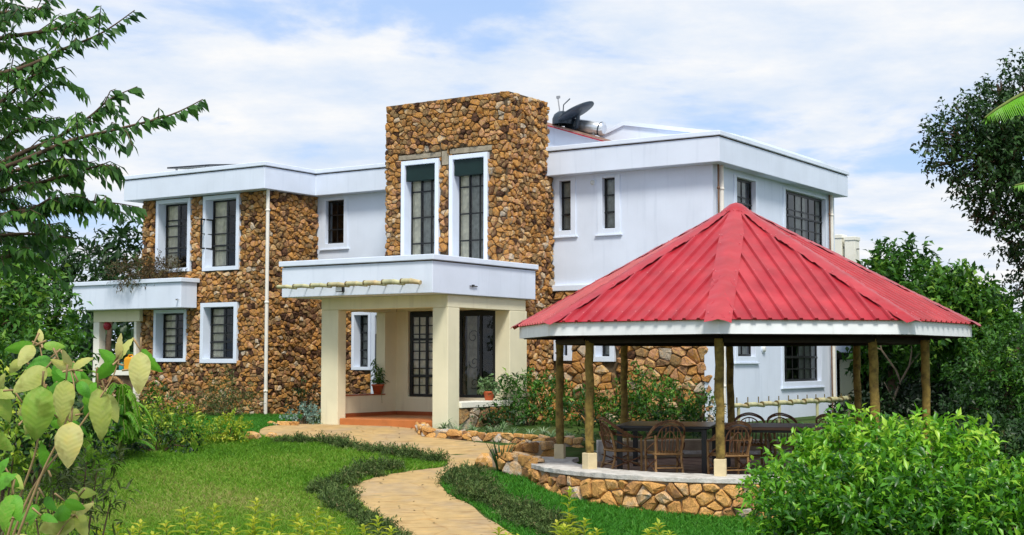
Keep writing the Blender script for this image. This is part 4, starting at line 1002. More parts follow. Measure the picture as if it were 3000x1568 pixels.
# the paved path: left edge and right edge from the foreground to the porch
PL = [(-.80, 16.2), (-1.15, 17.4), (-1.44, 18.57), (-1.99, 20.03), (-2.25, 20.8), (-2.54, 21.64), (-2.40, 22.3), (-2.09, 22.91), (-1.6, 23.4), (-1.12, 23.8), (-1.2, 24.47), (-1.76, 25.11), (-2.81, 25.92), (-3.85, 26.85), (-4.75, 27.1), (-5.0, 28.3), (-4.55, 29.8)]
PR = [(1.0, 16.2), (.6, 17.4), (.0, 18.57), (-.66, 20.62), (-.88, 21.1), (-1.04, 21.64), (-1.15, 22.4), (-1.02, 23.3), (-.72, 23.8), (-.45, 24.4), (-.1, 25.0), (-.1, 25.9), (-.9, 26.6), (-1.55, 27.08), (-1.8, 27.7), (-1.95, 28.4), (-2.2, 29.2)]
def dens(p, k=6):
    out = []
    for i in range(len(p)-1):
        p0, p1, p2, p3 = [np.array(p[max(0, min(len(p)-1, j))]) for j in (i-1, i, i+1, i+2)]
        for s in range(k):
            t = s/k; out.append(.5*((2*p1)+(p2-p0)*t+(2*p0-5*p1+4*p2-p3)*t*t+(3*p1-p0-3*p2+p3)*t**3))
    out.append(np.array(p[-1])); return out
dl, dr = dens(PL), dens(PR); NA = 6; g = MB(); vs = []
for a, b in zip(dl, dr):
    a = a + np.array([rnd.uniform(-.03, .03), 0]); b = b + np.array([rnd.uniform(-.03, .03), 0])
    for i in range(NA+1):
        p = a+(b-a)*i/NA; vs.append((p[0], p[1], gz(p[1])+.006))
    vs.append((b[0]+.02, b[1], gz(b[1])-.05)); vs.append((a[0]-.02, a[1], gz(a[1])-.05))
Q = NA+3
g.add(vs, [(j*Q+i, j*Q+(i+1) % Q, (j+1)*Q+(i+1) % Q, (j+1)*Q+i) for j in range(len(dl)-1) for i in range(Q)])
tag(g.build('path', M['path']), kind='structure')
pl_np, pr_np = np.array(dl), np.array(dr)
def on_path(x, y):
    lx = np.interp(y, pl_np[:, 1], pl_np[:, 0]); rx = np.interp(y, pr_np[:, 1], pr_np[:, 0]); return (x > lx-.03) & (x < rx+.03)
def gza(y): return np.clip(-1.05*(28.5-y)/11, -1.05, 0)
def grass(name, n, x0, x1, y0, y1, h, m, keep, seed, dry=True):
    r = np.random.default_rng(seed); x = r.uniform(x0, x1, n); y = y0+(y1-y0)*r.random(n)**1.15
    k = keep(x, y) & ~on_path(x, y); x, y = x[k], y[k]; n = len(x)
    base = np.stack([x, y, gza(y)-.008], 1); az = r.uniform(0, 2*math.pi, n); hh = h*(.5+r.random(n))
    sd = np.stack([np.cos(az), np.sin(az), 0*az], 1)*(.0075+.006*r.random((n, 1))); ln = r.normal(0, .55, (n, 2))
    top = base + np.stack([ln[:, 0]*hh, ln[:, 1]*hh, hh], 1); mid = base + np.stack([ln[:, 0]*hh*.3, ln[:, 1]*hh*.3, hh*.6], 1)
    V = np.stack([base-sd, base+sd, mid+sd*.7, mid-sd*.7, top], 1).reshape(-1, 3); b = (np.arange(n)*5)[:, None, None]
    F = (b+np.array([[0, 1, 2], [0, 2, 3], [3, 2, 4]])[None]).reshape(-1, 3)
    patch = .22*np.sin(x*1.3+2*np.sin(y*.9)) + .2*np.sin(y*1.7+1.5*np.sin(x*.7+1)) + .12*np.sin(x*4.1+y*3.3)
    t = .42 + .17*r.normal(size=n) + (.34*patch if dry else .1*patch)
    if dry: t += .34*np.exp(-((x+5.0)**2/5 + (y-20.6)**2/4.5))
    return tag(np_mesh(name, V, F, np.repeat(np.clip(t, 0, 1), 3), M[m]), kind='stuff')
grass('lawn_grass', 260000, -9.5, -.6, 17.6, 27.2, .055, 'grass', lambda x, y: x < np.interp(y, pl_np[:, 1], pl_np[:, 0]), 1)
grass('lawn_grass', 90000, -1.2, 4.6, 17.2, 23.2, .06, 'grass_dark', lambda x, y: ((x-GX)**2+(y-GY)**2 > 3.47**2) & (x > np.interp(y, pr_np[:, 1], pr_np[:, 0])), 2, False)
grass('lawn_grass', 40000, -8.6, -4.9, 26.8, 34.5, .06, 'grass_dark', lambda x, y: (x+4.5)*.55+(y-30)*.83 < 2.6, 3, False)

# ---- garden kerbs: low stone edging of the beds
def kerb(name, label, pts, h, w, seed, size=.10):
    pts = [Vector((x, y, gz(y))) for x, y in pts]; o = pts[0].copy()
    t = empty(name, o, 0, label, 'stone edging'); mb = MB()
    cum = 0
    for a, b in zip(pts[:-1], pts[1:]):
        e = (b-a); L = e.length; e.normalize(); nn = Vector((e.y, -e.x, 0)).normalized()
        q = [a-nn*w*.4+e*.05, b-nn*w*.4-e*.05, b+nn*w*.4-e*.05, a+nn*w*.4+e*.05]
        mb.add([p-o+Vector((0, 0, z)) for z in (-.1, h-.05) for p in q], [(3, 2, 1, 0), (4, 5, 6, 7), (0, 1, 5, 4), (1, 2, 6, 5), (2, 3, 7, 6), (3, 0, 4, 7)])
        seed += 1
        stones(mb, L+.14, h+.03, lambda x, y, oo: tuple(a-o+e*(x-.07)+nn*(w*.4+oo)+Vector((0, 0, -.02+y))), size=size, aspect=1.8, seed=seed, depth=(.025, .05), tmean=.6)
        stones(mb, L+.14, w, lambda x, y, oo: tuple(a-o+e*(x-.07)+nn*(y-w/2)+Vector((0, 0, h-.045+oo))), size=size*1.1, aspect=1.5, seed=seed+50, depth=(.015, .03), tmean=.72)
    mb.build('stone_course', [M['plaster'], M['stone_big']], t)
kerb('stone_kerb', 'low rubble-stone kerb of the flower bed right of the porch', [(-1.80, 27.95), (-1.62, 27.2), (-.75, 26.75), (.35, 26.3), (1.3, 25.95)], .17, .24, 60)
kerb('stone_kerb', 'short stone kerb in front of the porch beside the silver plant', [(-5.0, 29.15), (-4.45, 29.05)], .08, .2, 80)
kerb('flank_wall', 'low stone flank wall stepping up to the gazebo entrance', [(-.35, 23.75), (.05, 24.1), (.65, 24.4)], .34, .26, 90, .17)
kerb('flank_wall', 'stone retaining piece against the left edge of the gazebo wall', [(-.15, 23.2), (.25, 22.85), (.46, 22.55)], .36, .3, 95, .17)
def boulder(x, y, r, label, seed):
    q = random.Random(seed); bm = bmesh.new(); bmesh.ops.create_icosphere(bm, subdivisions=2, radius=r)
    for v in bm.verts: v.co *= 1+q.uniform(-.16, .16); v.co.z *= .72
    me = bpy.data.meshes.new('boulder'); bm.to_mesh(me); bm.free(); me.materials.append(M['stone_big'])
    a = me.attributes.new('tint', 'FLOAT', 'FACE'); a.data.foreach_set('value', [.72+q.uniform(-.1, .1) for _ in me.polygons])
    o = bpy.data.objects.new('boulder', me); COL.objects.link(o); o.location = (x, y, gz(y)+r*.3); tag(o, label, 'rock')
boulder(-.42, 23.95, .2, 'grey rock at the foot of the flank wall beside the path', 3)
boulder(-4.95, 26.75, .16, 'small pale rock between the golden shrub and the path', 8)
boulder(-4.62, 26.95, .12, 'pale stone lying at the left start of the paved path', 9)

#PLANTS
# ================================================================== PLANTS
def at(px, py, d):       # design helper: a spot d metres ahead, read off the photograph (2575 px wide)
    return Vector(((px*1.165-1500)/4090*d, d, CAM_H+(1055-py*1.165)/4090*d))
# ---- leafy tree at the left edge, its drooping branches reaching into the picture
LT = empty('leafy_tree', (-4.3, 8.6, -1.05), 0, 'near tree at the left edge with arching branches of drooping dark leaves', 'tree')
lt0 = Vector((-4.3, 8.6, -1.05))
TK = [Vector((-4.3, 8.6, -1.1)), Vector((-4.2, 8.5, .4)), Vector((-4.05, 8.45, 1.7)), Vector((-4.0, 8.4, 3.0)), Vector((-3.85, 8.3, 4.3))]
mb = MB(); mb.tube([p-lt0 for p in TK], [.15, .12, .10, .075, .05], 10); mb.build('trunk', M['bark'], LT)
BR = [([(-120, 110, 8.3), (0, 85, 8.2), (120, 65, 8.1), (185, 45, 8.0), (235, 25, 8.0)], 1.0),
      ([(-120, 200, 8.2), (40, 165, 8.0), (140, 118, 7.9), (240, 75, 7.8), (325, 15, 7.8)], .95),
      ([(-130, 480, 8.3), (30, 390, 8.1), (130, 345, 8.0), (215, 290, 7.9), (265, 245, 7.9), (335, 212, 7.9)], .9),
      ([(-130, 470, 8.2), (40, 405, 7.8), (170, 350, 7.7), (300, 318, 7.6), (420, 285, 7.5), (502, 245, 7.5)], 1.0),
      ([(-120, 500, 8.4), (40, 470, 8.2), (160, 440, 8.1), (250, 415, 8.0), (290, 440, 8.0)], 1.1),
      ([(-120, 560, 8.4), (60, 530, 8.1), (170, 515, 8.0), (260, 508, 7.9), (345, 520, 7.9)], 1.1),
      ([(-120, 330, 8.6), (0, 290, 8.5), (70, 240, 8.4), (130, 190, 8.3)], 1.1),
      ([(-120, 420, 8.6), (-20, 360, 8.5), (60, 310, 8.4), (140, 290, 8.4)], 1.0),
      ([(-120, 610, 8.5), (20, 590, 8.3), (110, 590, 8.2), (180, 600, 8.2)], 1.0),
      ([(-120, 40, 8.5), (0, 20, 8.4), (70, 20, 8.3), (115, -20, 8.3)], 1.1),
      ([(-120, 640, 8.5), (-20, 650, 8.4), (60, 640, 8.3), (110, 660, 8.3)], .9),
      ([(-140, 250, 8.9), (-30, 200, 8.8), (50, 150, 8.7), (110, 130, 8.7)], 1.1),
      ([(-140, 520, 8.9), (-40, 430, 8.8), (40, 440, 8.7), (120, 480, 8.6)], 1.2),
      ([(-140, 560, 8.8), (0, 500, 8.7), (80, 560, 8.6), (150, 560, 8.5)], 1.2),
      ([(-140, 140, 8.7), (-40, 60, 8.6), (20, -20, 8.5)], 1.1),
      ([(-140, 330, 8.2), (-20, 260, 8.1), (60, 190, 8.0), (150, 160, 7.9)], 1.1),
      ([(-140, 460, 8.0), (20, 430, 7.9), (120, 400, 7.8), (190, 400, 7.8)], 1.1),
      ([(-120, 600, 8.1), (20, 550, 8.0), (130, 500, 7.9), (210, 495, 7.9)], 1.2)]
r = np.random.default_rng(21); P, D, Nn, tt = [], [], [], []
bmb = MB()
for pts, dn in BR:
    w = arch([at(*p) for p in pts]); L = sum((w[i+1]-w[i]).length for i in range(len(w)-1))
    s0 = min(TK, key=lambda q: (q-w[0]).length); ww = [s0]+w
    bmb.tube([p-lt0 for p in ww], [max(.003, .018*(1-i/len(ww))**1.3+.002) for i in range(len(ww))], 6)
    def leafy(w, step, j=0.0, tw=1.0):
        L = sum((w[i+1]-w[i]).length for i in range(len(w)-1)); nl = max(3, int(L/step))
        tb = r.normal(.42, .12)
        for k in range(nl):
            f = (k+r.random()*.7)/nl*(len(w)-1.001); i = int(f); p = w[i].lerp(w[i+1], f-i); d = (w[i+1]-w[i]).normalized()
            sd = d.cross(Vector((0, 0, 1))); sgn = 1 if k % 2 else -1
            dd = Vector((0, 0, -.85)) + sd*sgn*(.5+.4*r.random()) + d*(.5+.4*r.random()) + Vector((r.normal()*.18, r.normal()*.18, r.normal()*.2))
            P.append(p-lt0); D.append(dd); Nn.append(sd*sgn*.8 + Vector((r.normal()*.4, r.normal()*.4-.2, .55))); tt.append(tb+r.normal()*.15)
    leafy(w, .022)
    q = 0.0
    while q < len(w)*.78-1:
        i = int(q); p = w[i].lerp(w[i+1], q-i); d = (w[i+1]-w[i]).normalized(); rest = 1-q/len(w)
        l = (.10+.20*r.random())*(.4+.8*rest); e = p + d*l*.9 + Vector((r.normal()*.05, r.normal()*.25, r.normal()*.06-.03))*(.4+rest)
        tw = [p, p.lerp(e, .5)+Vector((0, 0, .03)), e]; bmb.tube([x-lt0 for x in tw], [.004, .003, .0015], 4); leafy(tw, .026)
        q += (.85+.6*r.random())/dn
bmb.build('branches', M['bark'], LT)
n = len(P); sc = .066+.030*r.random(n)
leaf_obj('crown', np.array([tuple(p) for p in P]), np.array([tuple(p) for p in D]), np.array([tuple(p) for p in Nn]), sc*1.06, sc*.42, np.array(tt), M['lf_left'], LT, droop=.12, fold=.16)

# ---- broad-leaved plant in the left foreground
BP = empty('broad_leaved_plant', (-1.72, 4.6, -1.05), 0, 'near plant with big pale felted leaves on bare brown stems at lower left', 'plant')
bp0 = Vector((-1.72, 4.6, -1.05))
sm = MB()
STM = [[(20, 1420, 4.6), (90, 1230, 4.55), (200, 1080, 4.5), (280, 960, 4.5), (300, 905, 4.5)],
       [(10, 1420, 4.7), (60, 1250, 4.65), (100, 1120, 4.6), (115, 960, 4.6), (100, 860, 4.6)],
       [(30, 1420, 4.5), (110, 1200, 4.45), (160, 1090, 4.4), (190, 990, 4.4), (180, 930, 4.4)],
       [(-60, 1420, 4.4), (-10, 1300, 4.35), (40, 1240, 4.3)], [(120, 1500, 4.7), (130, 1400, 4.7), (170, 1320, 4.7), (200, 1290, 4.7)],
       [(-40, 1300, 4.8), (-20, 1100, 4.8), (0, 980, 4.8)]]
for s_ in STM: 
    w = arch([at(*p) for p in s_]); sm.tube([p-bp0 for p in [Vector((-1.75, 4.6, -1.05))]+w], [.005]+[.0048-.003*i/len(w) for i in range(len(w))], 7)
# (petiole x, y, d, tip x, y, width ratio, tint, roll)
LV = [(185, 1060, 4.35, 178, 1172, .62, .78, 0), (355, 885, 4.45, 352, 988, .50, .74, .1), (355, 880, 4.5, 408, 935, .42, .28, -.6), (110, 970, 4.4, 95, 1105, .55, .42, .2), (170, 955, 4.35, 160, 1060, .55, .62, -.2),
      (250, 975, 4.5, 262, 1105, .42, .55, .6), (245, 960, 4.55, 240, 1060, .5, .30, -.4), (120, 925, 4.5, 40, 985, .5, .62, .3), (90, 870, 4.55, 15, 880, .45, .3, .4), (85, 868, 4.5, 50, 920, .5, .68, .2),
      (110, 870, 4.6, 165, 872, .42, .38, .3), (105, 860, 4.6, 100, 828, .42, .72, 0), (290, 910, 4.5, 245, 955, .5, .22, .5), (300, 905, 4.5, 335, 850, .35, .66, .6), (300, 905, 4.5, 305, 840, .28, .8, .2), (296, 915, 4.5, 250, 880, .42, .22, .3),
      (130, 900, 4.6, 70, 930, .5, .12, -.2), (150, 905, 4.55, 190, 960, .55, .2, .3), (185, 930, 4.4, 235, 900, .35, .66, .4), (180, 925, 4.4, 160, 880, .35, .75, 0), (185, 930, 4.4, 130, 905, .4, .68, .3), (200, 960, 4.5, 230, 1000, .5, .14, .2),
      (140, 1010, 4.5, 50, 1040, .5, .66, .3), (110, 1000, 4.6, 70, 1090, .5, .58, -.4), (270, 990, 4.6, 300, 1060, .45, .6, .4), (45, 1240, 4.3, 60, 1305, .5, .26, .2), (40, 1240, 4.3, 20, 1330, .5, .34, -.3), (-10, 1230, 4.3, 50, 1190, .5, .22, .4), (0, 1190, 4.4, 30, 1150, .45, .18, .3),
      (200, 1290, 4.7, 150, 1345, .5, .66, .2), (205, 1285, 4.7, 230, 1350, .5, .58, -.2), (195, 1295, 4.7, 110, 1330, .5, .6, .3), (200, 1290, 4.65, 245, 1262, .35, .7, .2), (200, 1290, 4.7, 180, 1250, .35, .62, .2),
      (0, 985, 4.8, 30, 1060, .5, .45, .2), (-5, 980, 4.8, 40, 1000, .45, .55, .1), (0, 985, 4.8, 15, 940, .4, .6, 0), (-20, 1090, 4.8, 40, 1130, .5, .4, .3), (30, 1360, 4.5, 80, 1340, .45, .62, .2), (150, 1050, 4.6, 215, 1090, .45, .5, .2), (215, 1040, 4.55, 262, 1010, .42, .3, .2), (330, 930, 4.6, 385, 900, .35, .2, .5), (60, 1300, 4.6, 100, 1290, .5, .2, .1), (130, 1180, 4.6, 110, 1110, .5, .25, .3)]
V, F, t, vn = [], [], [], []
r = np.random.default_rng(8)
q_ = random.Random(77)
for _ in range(22):
    x_, y_ = q_.uniform(20, 240), q_.uniform(900, 1090); a_ = q_.uniform(-1.0, 4.1); l_ = q_.uniform(38, 80)
    LV.append((x_, y_, q_.uniform(4.55, 4.85), x_+math.cos(a_)*l_*.8, y_+abs(math.sin(a_))*l_*(1 if q_.random() < .8 else -.7), q_.uniform(.4, .55), q_.choice([.1, .18, .24, .3, .42, .6, .7]), q_.uniform(-.5, .5)))
for _ in range(14):
    x_, y_ = q_.uniform(-10, 240), q_.uniform(1190, 1320); a_ = q_.uniform(-.6, 3.7); l_ = q_.uniform(40, 75)
    LV.append((x_, y_, q_.uniform(4.5, 4.8), x_+math.cos(a_)*l_*.8, y_+abs(math.sin(a_))*l_, q_.uniform(.4, .55), q_.choice([.12, .2, .28, .5, .68]), q_.uniform(-.5, .5)))
for (x0, y0, d0, x1, y1, wr, ti, roll) in LV:
    p = at(x0, y0, d0); q = at(x1, y1, d0+r.uniform(-.05, .05)); ax = q-p; L = ax.length*1.03; ax.normalize()
    vw = Vector((0, -1, .1)); sd = ax.cross(vw).normalized(); nn = sd.cross(ax)
    sd2 = (sd*math.cos(roll)+nn*math.sin(roll)); nn2 = sd2.cross(ax)
    NL, NW = 12, 6; o = len(V); arc = r.uniform(.12, .42); twist = r.uniform(-.35, .35)
    for i in range(NL+1):
        f = i/NL; ww = L*wr*.5*(math.sin(math.pi*min(1, f**.72))**.8)*(1 if f < .93 else .7) + .001
        c = p + ax*(L*f) + nn2*(arc*L*(f*(1-f)*1.6 - .1*f))
        for j in range(-NW//2, NW//2+1):
            g_ = j/(NW/2); V.append(tuple(c + (sd2+nn2*twist*f)*(ww*g_) + nn2*(-abs(g_)*ww*.22 + .008*math.sin(f*30+abs(g_)*3+ti*9)*abs(g_)*L*3) - bp0)); vn.append(f*1.0+abs(g_)*.16)
    for i in range(NL):
        for j in range(NW): a = o+i*(NW+1)+j; F.append((a, a+1, a+NW+2, a+NW+1)); t.append(ti+r.normal()*.015)
    sm.tube([p-bp0-ax*.035+Vector((0, 0, .012)), p-bp0, p-bp0+ax*(L*.9)*.001], [.004, .003, .002], 5)
sm.build('stem', M['stem'], BP)
o = np_mesh('foliage', np.array(V), np.array(F), np.clip(t, 0, 1), M['lf_big'], BP, True)
a = o.data.attributes.new('vein', 'FLOAT', 'POINT'); a.data.foreach_set('value', np.array(vn, np.float32))

# ---- masses at the left, behind the foreground plants
def T3(cl, b): return [(c[0]-b[0], c[1]-b[1], c[2]-b[2], *c[3:]) for c in cl]
def clumps(spec): return [(*at(x, y, d), rr_) + ((bi,) if bi is not None else ()) for (x, y, d, rr_, bi) in spec]
def tree_px(name, spec, foot, leafm, label, r0=.12, **k):
    x, d = foot; b = Vector(((x*1.165-1500)/4090*d, d, gz(d)))
    cl = T3(clumps(spec), b); top = max(c[2] for c in cl); mx = sum(c[0] for c in cl)/len(cl)
    return tree(name, b, [(0, 0, -.1), (mx*.2, .02, top*.3), (mx*.5+.05, 0, top*.55), (mx*.8, .05, top*.8)], r0, cl, leafm, label, **k)
tree_px('leafy_tree', [(x-55, y+28, d, q*.86, t_) for x, y, d, q, t_ in [(20, 730, 25, .6, 0), (110, 700, 25.5, .65, .0), (150, 760, 26, .45, -.05), (60, 790, 24.5, .65, .1), (160, 800, 25, .6, .12), (175, 850, 25.5, .3, .05), (20, 860, 25, .6, .1), (110, 880, 24.5, .6, .15), (165, 900, 25, .4, .1), (-40, 800, 25, .7, 0)]], (60, 25), 'lf_mid',
        'bushy green tree left of the white veranda roof', seed=31, tvar=.34, twigs=210, per=9, L=.17, Wd=.075, spread=.42, up=.1)
tree_px('leafy_tree', [(205, 650, 46, .75, 0), (275, 640, 46, .7, 0), (330, 660, 46, .65, 0), (230, 690, 46, .6, -.1), (300, 690, 46, .6, 0), (350, 640, 47, .5, 0)], (270, 46), 'lf_tree',
        'open-crowned tree showing above the veranda roof', seed=32, twigs=44, per=10, L=.34, Wd=.12, spread=.6, up=.5, shell=.75)
tree_px('leafy_tree', [(110, 685, 40, .8, 0), (60, 720, 40, .9, 0), (160, 710, 41, .7, 0), (10, 730, 40, .9, 0), (215, 720, 41, .5, -.1)], (90, 40), 'lf_tree',
        'dark tree standing behind the bushy green one at far left', seed=33, twigs=110, per=9, L=.2, Wd=.09, spread=.4)
def shrub(name, spec, foot, leafm, label, group=None, cat='shrub', stems=7, seed=1, **k):
    x, d = foot; b = Vector(((x*1.165-1500)/4090*d, d, gz(d))); cl = T3(clumps(spec), b)
    return shrub_w(name, b, cl, leafm, label, group, cat, stems, seed, **k)
def shrub_w(name, b, cl, leafm, label, group=None, cat='shrub', stems=7, seed=1, **k):
    root = empty(name, b, 0, label, cat, group); mb = MB(); rr = random.Random(seed)
    for q in range(stems):
        c = cl[q % len(cl)]; e = Vector(c[:3])+Vector((rr.uniform(-.5, .5), rr.uniform(-.5, .5), rr.uniform(-.2, .6)))*c[3]
        mb.tube([(rr.uniform(-.06, .06), rr.uniform(-.06, .06), -.05), e*.55+Vector((0, 0, .08)), e], [.016, .011, .004], 5)
    mb.build('stem', M['bark'], root)
    crown('foliage', cl, M[leafm], root, seed, **k); return root
shrub('hedge_shrub', [(30, 960, 22, .5, -.05), (110, 960, 22, .5, -.05), (170, 1030, 22.3, .4, -.1), (60, 1050, 21.5, .5, -.1), (150, 1060, 21.6, .5, -.1), (220, 1080, 22, .4, -.1), (0, 1110, 21.5, .5, -.1), (110, 1130, 21.6, .4, -.1)], (100, 21.8), 'lf_tree', 'dark hedge shrub behind the big pale leaves at lower left', seed=41, twigs=190, per=9, L=.11, Wd=.055, spread=.25)
shrub('hedge_shrub', [(20, 900, 23.5, .5, .1), (120, 910, 23.5, .5, .1), (165, 940, 23.8, .35, .1), (60, 940, 23, .4, .1)], (110, 23.6), 'lf_mid', 'mid-green shrub below the bushy tree left of the veranda', seed=42, twigs=190, per=9, L=.13, Wd=.06, spread=.3)
shrub('yellow_green_shrub', [(10, 1010, 12, .22, .1), (30, 1080, 12, .25, 0), (0, 1130, 12, .25, 0)], (0, 12), 'lf_yg', 'yellowish shrub at the very left edge of the lawn', seed=43, twigs=600, per=8, L=.07, Wd=.03, spread=.15)
shrub('low_shrub', [(230, 1190, 9, .16, 0), (170, 1230, 9, .18, 0), (260, 1260, 9, .13, 0), (120, 1290, 9, .2, 0), (215, 1310, 9, .15, 0)], (180, 9), 'lf_olive', 'low dark grassy shrub under the big pale leaves', seed=44, twigs=900, per=7, L=.075, Wd=.015, spread=.13, up=.6)
# feathery shrub
FB = empty('feathery_shrub', ((310*1.165-1500)/4090*24.3, 24.3, gz(24.3)), 0, 'tall feathery bright green shrub with hanging fronds at the left lawn edge', 'shrub')
r = np.random.default_rng(51); P, D, tt = [], [], []; fm = MB()
for k in range(52):
    az = r.uniform(0, 6.28); h = r.uniform(.35, 1.25); rad = r.uniform(.1, .42)
    pts = [Vector((0, 0, 0)), Vector((math.cos(az)*rad*.35, math.sin(az)*rad*.35, h)), Vector((math.cos(az)*rad, math.sin(az)*rad, h*1.02)), Vector((math.cos(az)*rad*1.5, math.sin(az)*rad*1.5, h*.72))]
    w = arch(pts); fm.tube(w, [.006]*len(w), 4)
    tb = r.normal(.5, .2)
    for i in range(4, len(w)-1):
        d = (w[i+1]-w[i]).normalized(); sd = d.cross(Vector((0, 0, 1))); sd = sd.normalized() if sd.length > .01 else Vector((1, 0, 0))
        for u_ in range(7):
            for sg_ in (-1, 1): P.append(w[i].lerp(w[i+1], u_/7)); D.append(sd*sg_ + d*.6 + Vector((0, 0, -.35))); tt.append(tb+r.normal()*.1)
fm.build('stem', M['stem_green'], FB); n = len(P)
leaf_obj('foliage', np.array([tuple(p) for p in P]), np.array([tuple(p) for p in D]), np.tile([0, 0, 1.], (n, 1))+r.normal(size=(n, 3))*.3, .10, .017, np.array(tt), M['lf_fern'], FB, droop=.35)
# shrubs along the lawn's far edge
shrub('yellow_green_shrub', [(390, 1075, 25.9, .28, 0), (440, 1085, 25.8, .30, -.05), (490, 1090, 25.8, .26, 0), (410, 1040, 26.2, .22, .15), (470, 1055, 26, .24, .1), (360, 1100, 25.6, .25, -.15)], (430, 25.9), 'lf_yg', 'wide yellow-green shrub with dark lower leaves at the far lawn edge', seed=61, twigs=520, per=8, L=.085, Wd=.034, spread=.2, up=.5, tvar=.35)
shrub('golden_shrub', [(575, 1085, 26.4, .25, .12), (605, 1090, 26.4, .18, .1), (545, 1095, 26.3, .2, .05), (585, 1075, 26.5, .2, .2)], (580, 26.4), 'lf_gold', 'small rounded golden shrub beside the start of the path', seed=62, twigs=900, per=8, L=.06, Wd=.03, spread=.13, up=.6, tvar=.3)
shrub('dark_shrub', [(400, 1115, 25.3, .2, -.1), (470, 1120, 25.3, .22, -.1), (340, 1125, 25, .25, -.1), (300, 1130, 24.8, .25, -.1)], (400, 25.3), 'lf_tree', 'low dark shrub under the yellow-green one at the lawn edge', seed=63, twigs=500, per=8, L=.08, Wd=.04, spread=.16)
shrub('yellow_green_shrub', [(395, 1010, 33.5, .28, .1), (400, 1045, 33.5, .32, .1), (380, 1030, 33.5, .25, 0)], (395, 33.5), 'lf_mid', 'upright light green shrub against the stone wall under the left windows', seed=64, twigs=300, per=8, L=.11, Wd=.045, spread=.25, up=.7)
shrub('wispy_shrub', [(540, 1030, 33, .45, 0), (590, 1040, 33, .45, 0), (630, 1050, 33, .4, 0), (570, 1000, 33, .35, .1), (510, 1050, 33, .3, 0)], (575, 33), 'lf_olive', 'wispy grey-green shrub at the stone wall left of the white pipe', seed=65, twigs=330, per=8, L=.10, Wd=.024, spread=.4, up=.6, stems=16)
shrub('wispy_shrub', [(450, 1040, 33.4, .35, 0), (350, 1030, 33.8, .4, 0), (480, 1060, 33, .3, .0)], (440, 33.4), 'lf_olive', 'smaller wispy shrub below the middle ground-floor window', seed=66, twigs=300, per=8, L=.10, Wd=.02, spread=.35, up=.6, stems=12)
shrub('dark_shrub', [(770, 1015, 31.6, .28, 0), (785, 990, 31.8, .22, 0)], (775, 31.7), 'lf_tree', 'dark green shrub in the corner beside the left porch column', seed=67, twigs=300, per=8, L=.09, Wd=.03, spread=.2)
shrub('silver_plant', [(765, 1050, 29.6, .22, 0), (735, 1056, 29.5, .17, 0), (795, 1052, 29.5, .18, .0), (775, 1032, 29.6, .16, .1)], (765, 29.6), 'lf_silver', 'silvery blue-green cushion plant at the foot of the left porch column', seed=68, twigs=700, per=9, L=.055, Wd=.03, spread=.09, up=.7, cat='plant')
# dry plant hanging over the veranda roof
b = W(-15.0, -1.9, 3.40)
shrub_w('roof_plant', b, [(-.75, .1, .14, .24), (-.3, .1, .20, .28), (.15, 0, .20, .28), (.5, -.05, .18, .24), (.05, -.1, .02, .14), (.75, -.1, .22, .14), (-.1, -.1, .3, .14)], 'lf_dry', 'brownish trailing plant growing over the edge of the veranda roof', seed=69, twigs=900, per=8, L=.10, Wd=.026, spread=.24, cat='plant')
# bed in front of the right wing
bed = [('leafy_shrub', [(1300, 1010, 29.3, .35, 0), (1340, 990, 29.5, .38, .05), (1375, 1010, 29.3, .35, 0), (1290, 1050, 28.8, .32, -.1), (1350, 1050, 28.8, .35, 0), (1310, 975, 29.6, .25, .1)], (1330, 29.2), 'lf_mid', 'leafy green shrub right of the porch under the first slim ground-floor window', .12, .04),
       ('leafy_shrub', [(1250, 1055, 28.2, .25, -.1), (1275, 1065, 28.2, .25, -.1), (1225, 1070, 28, .18, 0)], (1250, 28.2), 'lf_tree', 'low dark shrub against the porch parapet', .09, .035),
       ('leafy_shrub', [(1440, 1030, 28.6, .34, 0), (1490, 1040, 28.6, .34, -.05), (1530, 1050, 28.4, .3, 0), (1460, 1000, 28.8, .25, .1)], (1480, 28.6), 'lf_mid', 'green shrub seen between the two left gazebo posts', .11, .04),
       ('leafy_shrub', [(1600, 1015, 28.4, .36, .12), (1655, 1005, 28.4, .38, .12), (1710, 1020, 28.2, .36, .1), (1590, 970, 28.6, .28, .1), (1640, 1045, 28, .36, .05), (1700, 1050, 28, .34, .05), (1580, 1040, 28, .3, 0)], (1650, 28.3), 'lf_mid', 'large bright green shrub behind the black table', .12, .04),
       ('leafy_shrub', [(1755, 1030, 27.8, .28, 0), (1775, 1045, 27.7, .24, 0), (1745, 1060, 27.6, .25, -.05)], (1760, 27.8), 'lf_mid', 'small green shrub at the white corner of the right wing', .10, .035),
       ('leafy_shrub', [(1560, 1075, 27.2, .26, -.05), (1640, 1080, 27.2, .28, -.05), (1720, 1085, 27, .26, -.1), (1480, 1090, 27.2, .22, -.1)], (1620, 27.2), 'lf_tree', 'low dark shrub just behind the gazebo back wall', .09, .035)]
for i, (nm, sp, ft, lm, lab, L_, W_) in enumerate(bed): shrub(nm, sp, ft, lm, lab, seed=70+i, twigs=320, per=8, L=L_, Wd=W_, spread=.25, up=.55)
